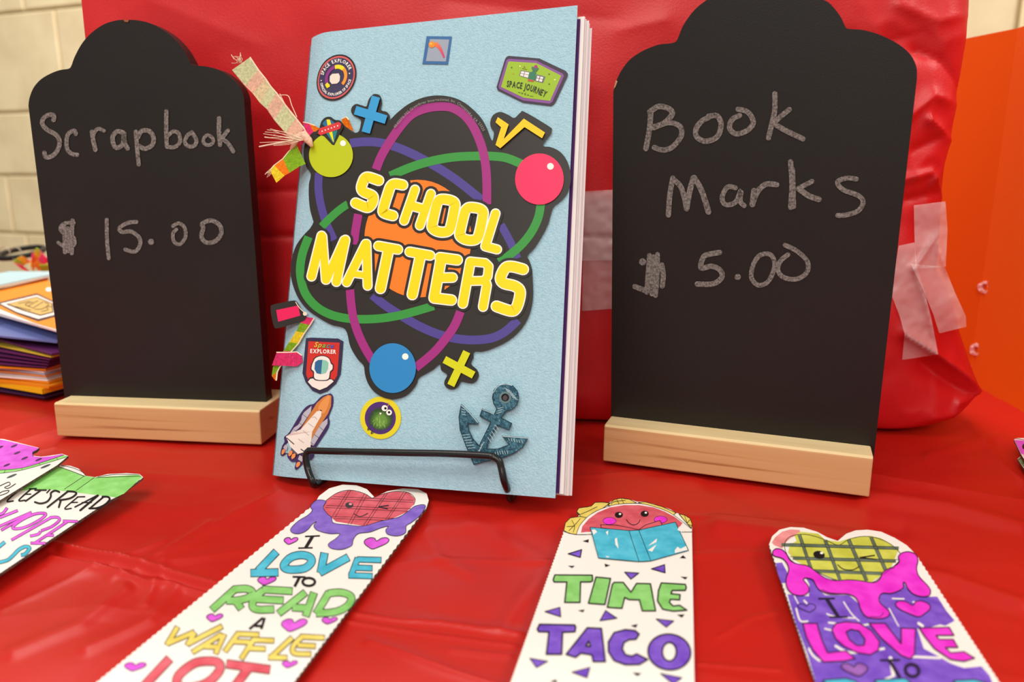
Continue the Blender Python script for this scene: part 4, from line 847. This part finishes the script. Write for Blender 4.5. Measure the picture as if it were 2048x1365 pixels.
def opoly(ik, pts, col, w=5, holes=(), sm=False):
    w = w*1.45
    ik.poly(pts, col, holes=holes, sm=sm); k = ik.k; ik.k = k+1
    ik.line(pts, w, K, sm=sm, closed=True)
    for h in holes: ik.line(h, w, K, sm=False, closed=True)
    ik.k = k
def heart(ik, cx, cy, w, h, col, sl=0.0, lw=3):
    lw = lw*1.5
    base = [(0, -.22), (.14, -.45), (.34, -.5), (.5, -.3), (.46, 0), (.25, .28), (0, .5), (-.25, .28), (-.46, 0), (-.5, -.3), (-.34, -.5), (-.14, -.45)]
    pts = [(cx+x*w-y*h*sl, cy+y*h) for x, y in base]; ik.poly(smooth(pts, True, 4), col); k = ik.k; ik.k = k+1; ik.line(pts, lw, K, closed=True); ik.k = k

# --- I LOVE TO READ A WAFFLE LOT
W1 = (180, 950, 2.9257)
o1 = jag((1310, 175), (-330, 1520), 110, 4.5)+jag((990, 1480), (1972, 185), 90, 4.5)[:-1]+[(1972, 185), (1982, 150), (1970, 110), (1920, 85), (1830, 80), (1740, 97), (1700, 115), (1665, 132), (1620, 85), (1560, 62), (1480, 58), (1400, 80), (1340, 125)]
bm, ik, pb = bookmark('bookmark of a red waffle heart reading I LOVE TO READ A WAFFLE LOT', W1, o1)
ik.poly([(1650, 138), (1600, 108), (1520, 90), (1450, 105), (1395, 140), (1368, 165), (1370, 215), (1440, 275), (1600, 300), (1720, 280), (1850, 220), (1895, 175), (1902, 140), (1865, 106), (1790, 98), (1715, 112)], MK['red'])
ik.up(); ik.line([(1650, 138), (1600, 108), (1520, 90), (1450, 105), (1395, 140), (1368, 165)], 3, K); ik.line([(1895, 175), (1902, 140), (1865, 106), (1790, 98), (1715, 112), (1650, 138)], 3, K)
for s_ in ([(1512, 92), (1420, 240)], [(1526, 92), (1434, 250)], [(1606, 110), (1510, 290)], [(1622, 116), (1526, 292)], [(1725, 112), (1600, 296)], [(1740, 110), (1616, 298)], [(1835, 102), (1722, 275)], [(1850, 102), (1738, 270)], [(1425, 128), (1890, 150)], [(1410, 140), (1890, 162)], [(1385, 180), (1880, 200)], [(1378, 192), (1860, 214)], [(1410, 245), (1790, 256)], [(1425, 256), (1750, 268)]): ik.line(s_, 2.2, K)
ik.up(); ik.dot((1517, 178), 24, flat((58, 50, 54)), 17); ik.up().dot((1524, 172), 10, MK['salmon'], 7); ik.line([(1745, 180), (1690, 188), (1740, 200)], 6, K, sm=False); ik.line([(1545, 228), (1580, 245), (1625, 226)], 5, flat((90, 50, 54)))
goo = [(1300, 170), (1330, 148), (1380, 155), (1365, 190), (1385, 225), (1412, 250), (1425, 282), (1500, 293), (1600, 300), (1700, 272), (1800, 250), (1860, 215), (1900, 185), (1950, 175), (1962, 190), (1930, 240), (1880, 280), (1850, 300), (1845, 340), (1800, 358), (1745, 350), (1730, 325), (1745, 302), (1700, 312), (1640, 335), (1570, 345), (1540, 380), (1530, 415), (1470, 438), (1410, 430), (1395, 405), (1440, 372), (1460, 345), (1400, 345), (1330, 325), (1310, 300), (1325, 275), (1300, 290), (1270, 325), (1225, 345), (1185, 340), (1175, 315), (1220, 270), (1270, 240), (1300, 210), (1290, 190)]
ik.up().poly(goo, MK['goo'], sm=True); ik.up().line(goo, 3, K, closed=True); ik.k = 1
ik.part('drawing', bm)
for s_, w in (([(1258, 362), (1345, 358)], 9), ([(1303, 360), (1262, 428)], 19), ([(1218, 430), (1303, 428)], 9)): ik.line(s_, w, K, cap='butt')
for L in ([[(1090, 452), (985, 562)], [(942, 576), (1100, 572)]], [dict(p=[(1235, 470), (1285, 482), (1296, 510), (1262, 545), (1200, 556), (1145, 550), (1136, 525), (1175, 485)], closed=True)], [[(1372, 460), (1350, 572)], [(1510, 484), (1345, 574)]]): outlined(ik, L, 42, MK['cyan'], 2, 5)
outlined(ik, [[(1565, 496), (1702, 500)], [(1566, 490), (1528, 590)], [(1540, 544), (1650, 548)], [(1515, 590), (1650, 594)]], 30, MK['cyan'], 2, 5)
ik.line([(1185, 598), (1262, 600)], 12, K, cap='butt'); ik.line([(1226, 600), (1197, 656)], 17, K, cap='butt'); ik.line(ell(1280, 628, 36, 23, 16), 15, K, closed=True)
ik.k = 1
for L in ([[(850, 668), (715, 790)], [(840, 672), (915, 668), (950, 688), (930, 718), (870, 735), (800, 738)], [(850, 735), (885, 785)]], [[(1010, 672), (1182, 682)], [(1015, 676), (965, 720), (950, 770), (985, 790), (1075, 788)], [(975, 728), (1130, 736)]], [[(1260, 690), (1105, 812)], [(1310, 692), (1262, 828)], [(1185, 778), (1275, 782)]], [[(1398, 690), (1325, 812)], [(1395, 695), (1470, 690), (1528, 715), (1510, 765), (1440, 802), (1325, 812)]]): outlined(ik, L, 40, MK['green'], 2, 5)
for s_ in ([(1012, 838), (932, 905)], [(1022, 838), (1002, 905)], [(965, 886), (1012, 886)]): ik.line(s_, 15, K, cap='butt')
for L in ([[(512, 893), (450, 996)], [(455, 988), (610, 922)], [(612, 925), (570, 998)], [(570, 992), (772, 888)]], [[(770, 935), (600, 1040)], [(785, 935), (735, 1048)], [(670, 1005), (755, 1010)]], [[(870, 925), (790, 1035)], [(862, 932), (988, 937)], [(840, 976), (935, 981)]], [[(962, 960), (885, 1078)], [(955, 967), (1075, 972)], [(925, 1016), (1025, 1020)]], [[(1182, 955), (1060, 1068)], [(1045, 1070), (1152, 1072)]], [[(1232, 948), (1370, 955)], [(1240, 950), (1192, 1000), (1195, 1045), (1292, 1050)], [(1215, 998), (1318, 1004)]]): outlined(ik, L, 28, MK['yellow'], 2, 5)
for L in ([[(465, 1078), (300, 1255)], [(260, 1255), (470, 1262)]], [dict(p=[(700, 1092), (755, 1105), (755, 1150), (690, 1215), (590, 1248), (515, 1235), (520, 1175), (610, 1105)], closed=True)], [[(800, 1108), (1052, 1142)], [(930, 1130), (830, 1262)]]): outlined(ik, L, 50, MK['red'], 2, 5)
ik.part('lettering', bm)
for x, y, w, h in ((1172, 388, 78, 40), (1670, 402, 140, 66), (1030, 622, 105, 48), (725, 838, 92, 46), (1188, 882, 145, 74), (1398, 855, 88, 40), (260, 1125, 125, 50), (1165, 1110, 88, 42)): heart(ik, x, y, w, h, MK['pink'], .5); ik.part('heart', bm)

# --- TIME TACO
W2 = (980, 980, 3.546)
o2 = [(1432, 300), (1435, 245), (1420, 205), (1380, 180), (1320, 165), (1280, 140), (1220, 120), (1160, 100), (1100, 85), (1040, 85), (990, 68), (930, 60), (880, 70), (840, 95), (800, 88), (745, 90), (720, 115), (690, 122), (630, 130), (615, 155), (635, 175), (625, 190), (570, 200), (535, 235), (524, 290)]+jag((520, 305), (20, 1720), 130, -4.5)+[(1460, 1720), (1450, 1365)]
bm, ik, pb = bookmark('bookmark of a smiling taco holding a blue book, reading TIME TACO', W2, o2[::-1])
for p_ in ([(524, 290), (535, 235), (570, 200), (640, 190), (690, 200), (650, 255), (612, 318), (560, 310)], [(615, 155), (630, 130), (690, 122), (720, 115), (745, 90), (800, 88), (850, 95), (800, 132), (740, 160), (690, 200), (640, 190), (635, 175)], [(835, 112), (880, 70), (930, 60), (990, 68), (1040, 95), (940, 100), (870, 115)], [(1050, 92), (1100, 86), (1220, 120), (1320, 165), (1300, 180), (1180, 128)], [(1340, 172), (1380, 180), (1420, 205), (1434, 245), (1428, 275), (1385, 225)]): opoly(ik, p_, MK['yellow'], 3)
ik.up().up(); ik.poly([(612, 316), (640, 250), (700, 185), (780, 140), (880, 108), (980, 98), (1080, 100), (1180, 125), (1270, 160), (1350, 215), (1428, 278), (1430, 298), (700, 316)], M_white)
ik.up().poly([(645, 305), (655, 260), (700, 208), (760, 164), (850, 126), (950, 110), (1060, 110), (1160, 126), (1240, 156), (1310, 194), (1365, 237), (1350, 258), (1320, 290), (680, 300)], MK['red'])
ik.up()
for s_ in ([(612, 316), (640, 250), (700, 185), (780, 140), (880, 108), (980, 98), (1080, 100), (1180, 125), (1270, 160), (1350, 215), (1428, 278)], [(524, 296), (612, 318), (725, 316)], [(1360, 300), (1432, 300)], [(545, 262), (600, 258)], [(560, 290), (610, 240), (640, 205)], [(580, 215), (600, 260), (590, 300)], [(860, 105), (880, 85), (960, 75)], [(930, 62), (950, 98)], [(900, 70), (915, 100)], [(640, 175), (700, 150), (760, 120)], [(1380, 185), (1400, 240)], [(1420, 210), (1400, 240), (1430, 255)]): ik.line(s_, 3, K)
for x, y in ((848, 222), (1210, 212)): ik.poly(ell(x, y, 46, 25, 24), MK['magenta']); ik.line(ell(x, y, 46, 25, 24), 3, K, closed=True)
ik.up()
for x, y in ((914, 179), (1097, 171)): ik.dot((x, y), 29, K, 22)
ik.line([(968, 213), (985, 236), (1015, 250), (1048, 240), (1065, 213)], 5, K); ik.up(); ik.dot((922, 173), 9, M_white, 7); ik.dot((1105, 164), 9, M_white, 7)
opoly(ik, [(785, 248), (900, 252), (1000, 272), (1055, 285), (1100, 252), (1205, 218), (1222, 252), (1055, 300), (790, 272)], MK['red'], 3)
ik.up(); ik.up(); ik.poly([(710, 268), (985, 290), (1055, 288), (1315, 232), (1408, 430), (1140, 505), (1055, 508), (770, 484)], MK['cyan'])
ik.up(); ik.line([(710, 266), (985, 290), (1055, 287), (1315, 230), (1408, 430), (1140, 505), (1055, 510), (770, 484)], 4, K, sm=False, closed=True); ik.line([(985, 290), (1055, 505)], 4, K); ik.line([(1055, 287), (1140, 503)], 4, K)
for p_ in ([(1310, 430), (1330, 405), (1350, 420), (1390, 400), (1402, 428), (1312, 450)], [(820, 300), (840, 290), (835, 325)], [(885, 350), (900, 340), (912, 420), (890, 390)], [(1120, 430), (1180, 390), (1150, 440)], [(1120, 400), (1185, 345), (1180, 372)], [(820, 470), (850, 476), (830, 482)], [(720, 285), (745, 282), (760, 300), (735, 320)], [(1340, 262), (1356, 300), (1330, 285)]): ik.poly(p_, M_white)
ik.k = 1
gT = [[(460, 605), (725, 607), (728, 645), (715, 655), (642, 655), (638, 800), (530, 800), (545, 655), (455, 655), (448, 640)], [(752, 620), (855, 630), (815, 815), (698, 806)], [(880, 658), (945, 658), (1000, 728), (1040, 665), (1138, 668), (1174, 860), (1080, 860), (1060, 782), (985, 780), (955, 765), (936, 842), (832, 835), (868, 672)], [(1215, 662), (1385, 672), (1392, 695), (1385, 715), (1292, 715), (1284, 738), (1348, 745), (1345, 782), (1280, 778), (1272, 800), (1300, 826), (1345, 820), (1396, 855), (1300, 862), (1225, 848), (1188, 790), (1195, 715)]]
ik.part('drawing', bm)
for q in gT: opoly(ik, q, MK['green'], 7)
opoly(ik, [(352, 955), (600, 960), (608, 975), (602, 1008), (515, 1012), (508, 1168), (400, 1168), (418, 1010), (345, 1008), (335, 990)], MK['purple'], 8)
opoly(ik, [(690, 980), (790, 985), (818, 1220), (732, 1220), (722, 1172), (645, 1160), (608, 1190), (540, 1168)], MK['purple'], 8, holes=[[(700, 1075), (712, 1112), (680, 1110)]])
opoly(ik, [(1058, 1025), (1035, 1062), (985, 1065), (950, 1085), (938, 1130), (960, 1170), (1005, 1182), (1040, 1165), (1118, 1205), (1060, 1240), (960, 1242), (880, 1212), (840, 1150), (840, 1080), (880, 1015), (960, 993), (1030, 1000)], MK['purple'], 8)
opoly(ik, ell(1272, 1152, 152, 127, 36, 8), MK['purple'], 8, holes=[ell(1272, 1150, 50, 66, 24)])
ik.part('lettering', bm)
for q in ([(555, 455), (650, 425), (640, 480)], [(955, 585), (1055, 592), (1000, 635)], [(1145, 562), (1238, 532), (1242, 590)], [(390, 865), (495, 835), (502, 902)], [(820, 858), (900, 912), (780, 930)], [(1180, 918), (1303, 932), (1250, 976)], [(283, 1197), (408, 1218), (330, 1262)], [(582, 1295), (708, 1262), (688, 1334)], [(1210, 1305), (1360, 1335), (1300, 1380)]): opoly(ik, q, MK['purple'], 5); ik.part('triangle', bm, 'purple triangle')
for q in ([(657, 365), (700, 352), (698, 376)], [(1370, 465), (1392, 488), (1345, 486)], [(552, 540), (602, 540), (582, 557)], [(812, 525), (854, 537), (818, 550)], [(1350, 617), (1402, 620), (1386, 638)], [(622, 857), (672, 850), (660, 871)], [(1325, 887), (1380, 885), (1362, 909)], [(998, 965), (1048, 953), (1035, 981)], [(1010, 1297), (1075, 1302), (1045, 1324)], [(425, 1365), (465, 1345), (480, 1370)]): ik.poly(q, K); ik.part('triangle', bm, 'small black triangle')

# --- yellow waffle with pink syrup
W3 = (1500, 1020, 3.7372)
o3 = [(142, 262), (165, 200), (220, 150), (300, 130), (400, 135), (500, 165), (580, 208), (655, 234), (720, 180), (790, 155), (880, 150), (980, 165), (1080, 210), (1170, 265), (1240, 335)]+jag((1245, 345), (2150, 1730), 80, -5.5)+jag((640, 1730), (146, 272), 90, -4.5)
bm, ik, pb = bookmark('bookmark of a yellow waffle with pink syrup reading I LOVE TO on purple', W3, o3[::-1], slope=.03, y0=.2)
ik.poly([(163, 245), (190, 205), (240, 165), (300, 148), (372, 152), (376, 175), (300, 215), (262, 250), (240, 290), (180, 265)], MK['salmon'])
ik.up(); hw = [(258, 262), (285, 212), (350, 187), (430, 187), (520, 210), (600, 243), (665, 265), (740, 222), (840, 200), (940, 210), (1030, 245), (1090, 290), (1125, 335), (1110, 390), (1000, 480), (900, 545), (660, 530), (480, 455), (330, 395), (275, 330)]
ik.poly([(330, 190), (380, 165), (510, 180), (560, 225), (665, 240), (740, 215), (900, 195), (980, 215), (1050, 255), (1110, 300), (1060, 420), (1000, 480), (900, 545), (660, 530), (480, 455), (340, 380), (285, 320), (300, 260), (350, 235)], MK['lime'])
ik.up()
for s_ in ([(370, 190), (460, 452)], [(562, 228), (672, 525)], [(738, 222), (872, 535)], [(905, 205), (1012, 450)], [(235, 262), (1112, 288)], [(320, 362), (1090, 384)], [(470, 458), (985, 478)]): ik.line(s_, 25, MK['slate'], cap='butt')
ik.up(); ik.line(hw, 4, K, closed=True)
for s_ in ([(382, 190), (470, 450)], [(358, 190), (448, 440)], [(574, 228), (684, 525)], [(550, 228), (660, 520)], [(750, 222), (884, 530)], [(726, 230), (860, 530)], [(917, 205), (1024, 445)], [(893, 205), (1000, 450)], [(300, 252), (1080, 278)], [(300, 274), (1100, 298)], [(300, 352), (1110, 374)], [(325, 372), (1090, 394)], [(460, 448), (1000, 468)]): ik.line(s_, 3, K)
ik.up(); ik.dot((516, 338), 44, K, 30, 12); ik.line([(930, 342), (822, 358), (945, 372)], 9, K, sm=False); ik.line([(655, 412), (700, 445), (770, 450), (815, 425)], 7, K); ik.up().dot((536, 324), 12, M_white, 9)
ik.k = 1
ik.poly([(192, 400), (240, 395), (272, 455), (308, 545), (235, 550), (205, 470)], MK['purple'])
ik.poly([(280, 632), (440, 648), (445, 560), (420, 515), (470, 520), (520, 600), (560, 640), (740, 640), (810, 700), (840, 780), (940, 820), (1030, 800), (975, 700), (960, 630), (1060, 598), (1140, 600), (1150, 550), (1180, 600), (1280, 652), (1400, 650), (1470, 760), (1530, 830), (1460, 868), (1420, 858), (1340, 882), (1250, 890), (1300, 1040), (1400, 1092), (1500, 1150), (1600, 1185), (1730, 1172), (1790, 1240), (1900, 1500), (1980, 1720), (640, 1720), (490, 1289), (430, 1080), (342, 850)], MK['purple'])
ik.up()
for s_, w in (([(700, 690), (760, 780), (815, 832)], 9), ([(575, 780), (640, 800), (780, 812)], 10), ([(590, 845), (640, 850)], 14), ([(330, 645), (370, 720)], 8), ([(345, 740), (375, 830), (430, 835)], 12), ([(1065, 665), (1150, 668)], 10), ([(1040, 740), (1110, 870)], 8), ([(560, 890), (620, 905)], 12), ([(640, 1020), (760, 1070), (1000, 1040)], 18), ([(440, 1040), (470, 1090), (520, 1130)], 16), ([(1260, 850), (1290, 870)], 20), ([(1220, 690), (1330, 720)], 12), ([(405, 680), (425, 700)], 12), ([(1050, 1110), (1070, 1230)], 26), ([(1220, 1100), (1420, 1110)], 18), ([(820, 870), (900, 855)], 14), ([(1010, 1270), (1080, 1240)], 16)): ik.line(s_, w, M_white)
ik.up().up(); goo3 = [(170, 315), (195, 292), (240, 300), (275, 335), (300, 380), (350, 405), (430, 420), (490, 460), (560, 510), (640, 530), (740, 525), (830, 532), (920, 545), (970, 520), (1000, 462), (1080, 422), (1115, 390), (1110, 350), (1140, 322), (1190, 315), (1240, 335), (1255, 380), (1245, 440), (1265, 500), (1330, 570), (1350, 610), (1335, 645), (1280, 650), (1220, 630), (1180, 590), (1160, 548), (1145, 548), (1140, 590), (1060, 625), (990, 625), (965, 660), (975, 700), (1020, 740), (1045, 770), (1020, 805), (950, 815), (870, 800), (830, 750), (810, 690), (780, 650), (720, 630), (600, 630), (520, 600), (490, 560), (470, 525), (420, 510), (400, 525), (435, 570), (440, 610), (400, 640), (330, 635), (280, 590), (270, 520), (290, 440), (250, 370), (180, 345)]
ik.k = 7; ik.poly(goo3, MK['magenta'], sm=True); ik.up().line(goo3, 7, K, closed=True); ik.line([(540, 598), (600, 622), (680, 628)], 5, K); ik.line([(900, 800), (970, 800), (1000, 770)], 5, K); ik.line([(1000, 485), (1040, 450), (1080, 435)], 4, K)
ik.k = 5
for s_, w in (([(510, 666), (634, 664)], 14), ([(572, 666), (660, 800)], 26), ([(595, 804), (730, 801)], 14)): ik.line(s_, w, flat((34, 26, 56)), cap='butt')
heart(ik, 430, 735, 130, 62, MK['purple'], -.5, 4); heart(ik, 1230, 742, 250, 118, MK['magenta'], -.5, 5); heart(ik, 790, 1198, 190, 96, MK['mauve'], -.5, 5)
ik.k = 4
for q, h in (([(395, 850), (500, 850), (535, 970), (580, 1070), (720, 1056), (785, 1115), (700, 1132), (550, 1140), (470, 1050), (420, 950)], ()), ([(612, 900), (640, 852), (720, 838), (820, 850), (910, 908), (968, 985), (962, 1050), (900, 1085), (800, 1070), (700, 1020), (640, 965)], [[(718, 915), (755, 895), (815, 908), (860, 970), (852, 1015), (800, 1015), (745, 975)]]), ([(890, 850), (1010, 850), (1130, 1005), (1130, 885), (1238, 890), (1230, 1080), (1200, 1116), (1130, 1090), (980, 960)], ()), ([(1265, 885), (1490, 880), (1525, 940), (1390, 940), (1415, 970), (1520, 970), (1555, 1030), (1460, 1030), (1500, 1070), (1600, 1062), (1680, 1110), (1600, 1135), (1500, 1120), (1380, 1040), (1300, 940)], ())): opoly(ik, q, MK['magenta'], 6, holes=h)
ik.k = 6
ik.part('drawing', bm); dk = flat((38, 26, 60)); ik.line([(972, 1126), (1122, 1124)], 16, dk, cap='butt'); ik.line([(1042, 1126), (1122, 1256)], 26, dk, cap='butt'); ik.line(ell(1212, 1202, 52, 44, 18, 25), 26, dk, closed=True)
for q in ([(545, 1275), (720, 1262), (800, 1285), (860, 1380), (620, 1380)], [(930, 1275), (1160, 1262), (1210, 1300), (1100, 1310), (1260, 1390), (1010, 1390)], [(1520, 1278), (1680, 1270), (1780, 1300), (1830, 1400), (1600, 1400)]): opoly(ik, q, MK['cyan'], 6)
pb.build('print', bm)

# --- LET'S READ MORE bookmark, partly under the watermelon one
W4 = (0, 860, 4.2667)
o4 = [(440, 330), (480, 308), (520, 300), (600, 308), (670, 332), (735, 395), (810, 405), (920, 378), (1080, 370), (1190, 378), (1222, 405)]+jag((1200, 425), (1010, 560), 12, 3)+[(985, 580)]+jag((940, 600), (-560, 1600), 130, 1.5)+[(-1500, 1500)]
bm, ik, pb = bookmark("bookmark with an open green book reading LET'S READ MORE, at left", W4, o4[::-1], z=.0035, slope=.045, y0=.23)
ik.poly([(440, 330), (480, 312), (735, 397), (810, 407), (1180, 384), (1215, 402), (1060, 545), (990, 578), (640, 535), (430, 512), (120, 520)], MK['leaf'])
ik.up()
for s_, w in (([(712, 400), (550, 507)], 4), ([(805, 408), (648, 520)], 4), ([(520, 303), (620, 325), (700, 360), (730, 392)], 4), ([(485, 312), (600, 350), (722, 398)], 5), ([(835, 402), (1000, 380), (1190, 384)], 4), ([(820, 410), (1000, 402), (1200, 396)], 4)): ik.line(s_, w, K)
for s_, w in (([(165, 512), (60, 608), (112, 608)], 13), ([(262, 508), (160, 602), (212, 602)], 13), ([(252, 506), (308, 502)], 13), ([(210, 552), (262, 550)], 11), ([(300, 516), (392, 516)], 15), ([(345, 520), (218, 610)], 15), ([(425, 512), (400, 538)], 12), ([(505, 532), (470, 520), (435, 540), (432, 575), (400, 615), (345, 630), (298, 618)], 17), ([(580, 526), (405, 662)], 17), ([(575, 526), (632, 530), (650, 548), (600, 585), (510, 602)], 17), ([(520, 600), (502, 662)], 17), ([(665, 574), (552, 672), (608, 672)], 12), ([(660, 574), (722, 572)], 12), ([(608, 622), (660, 620)], 11), ([(828, 562), (640, 660)], 13), ([(835, 562), (685, 688)], 18), ([(700, 622), (780, 622)], 10), ([(885, 572), (770, 668)], 15), ([(875, 572), (920, 574), (935, 596), (895, 640), (830, 668), (762, 672)], 17)): ik.line(s_, w, K)
for L in ([[(268, 706), (120, 770), (-60, 850)], [(150, 690), (0, 750)], [(262, 716), (10, 858)]], [dict(p=[(365, 712), (390, 726), (330, 775), (215, 832), (125, 846), (112, 826), (190, 768), (290, 722)], closed=True)], [[(432, 752), (98, 942)], [(425, 750), (490, 748), (505, 775), (440, 828), (352, 862)], [(345, 868), (325, 892), (258, 908)]], [[(538, 780), (662, 784)], [(570, 788), (300, 966)], [(400, 902), (458, 902)], [(262, 968), (388, 970)]], [[(60, 668), (20, 715), (-40, 725)]]): outlined(ik, L, 20, MK['pink'], 1, 4)
for L in ([[(180, 1070), (215, 1060), (252, 1012), (215, 998), (160, 1025), (110, 1075), (60, 1115), (-40, 1140)]], [[(40, 960), (-60, 1040)]]): outlined(ik, L, 26, MK['cyan'], 1, 5)
pb.build('print', bm)
# --- watermelon bookmark
o5 = [(-500, -10), (0, 78), (32, 80), (335, 155), (318, 175), (282, 192), (280, 208), (292, 224), (350, 230), (400, 225), (530, 205), (582, 225), (490, 302), (0, 602), (-700, 1030), (-1300, 800)]
bm, ik, pb = bookmark('bookmark with a bitten pink watermelon slice, at the left edge', W4, o5[::-1], z=.0064, slope=.046, y0=.23)
ik.poly([(-500, 20), (40, 90), (330, 156), (310, 178), (276, 194), (284, 228), (350, 234), (440, 226), (530, 208), (545, 216), (400, 265), (200, 325), (0, 345), (-300, 350)], MK['pink'])
ik.poly([(545, 216), (580, 228), (480, 260), (200, 342), (0, 372), (-300, 380), (-300, 350), (0, 345), (200, 325), (400, 265)], MK['leaf'])
ik.up(); ik.line([(545, 216), (400, 265), (200, 325), (0, 345), (-200, 350)], 4, K); ik.line([(580, 228), (480, 260), (200, 342), (0, 372), (-300, 380)], 3, K); ik.line([(335, 158), (310, 178), (280, 194), (284, 226)], 7, K)
for s_ in ([(485, 240), (492, 254)], [(330, 288), (345, 302)], [(190, 325), (186, 342)], [(45, 345), (35, 366)]): ik.line(s_, 3, K)
for x, y in ((120, 138), (146, 198), (210, 243), (330, 255), (58, 302), (0, 150), (388, 312), (100, 395)): ik.dot((x, y), 30 if y < 305 else 48, flat((110, 26, 110)) if y < 305 else flat((96, 104, 108)), 9, -22); ik.up(); ik.line([(x-28, y+12), (x+28, y-12)], 3, K); ik.k -= 1
for s_ in ([(-20, 490), (30, 465), (75, 448), (85, 470), (40, 492), (70, 500), (132, 462)], [(-20, 555), (20, 528), (75, 518), (60, 540), (0, 562)]): ik.line(s_, 7, K)
pb.build('print', bm)
# --- bookmarks at the far right edge
W5 = (1900, 780, 6.203)
o6 = [(795, 618), (830, 600), (1000, 600), (1700, 700), (1700, 1400), (1200, 1200), (1010, 1010), (880, 800)]
bm, ik, pb = bookmark('bookmark with a pink pointed corner, upper one at the right edge', W5, o6[::-1], z=.0052)
ik.poly([(800, 622), (1000, 640), (1400, 700), (1400, 900), (990, 830), (882, 795)], MK['pink']); ik.up(); ik.dot((925, 705), 30, K, 36); ik.line([(820, 604), (1000, 640)], 6, K); ik.poly([(905, 800), (960, 790), (1100, 900), (1000, 960)], MK['salmon']); pb.build('print', bm)
o7 = [(838, 858), (860, 838), (900, 810), (1010, 790), (1600, 900), (1600, 1500), (1200, 1340), (960, 1030), (905, 960)]
bm, ik, pb = bookmark('bookmark with a mottled green top, lower one at the right edge', W5, o7[::-1], z=.0025)
ik.poly([(842, 860), (905, 815), (1010, 800), (1400, 900), (1000, 1000), (912, 960)], grain('mottled_green', (60, 70, 50), (170, 180, 120), (600, 600, 600), .7, .1)); pb.build('print', bm)
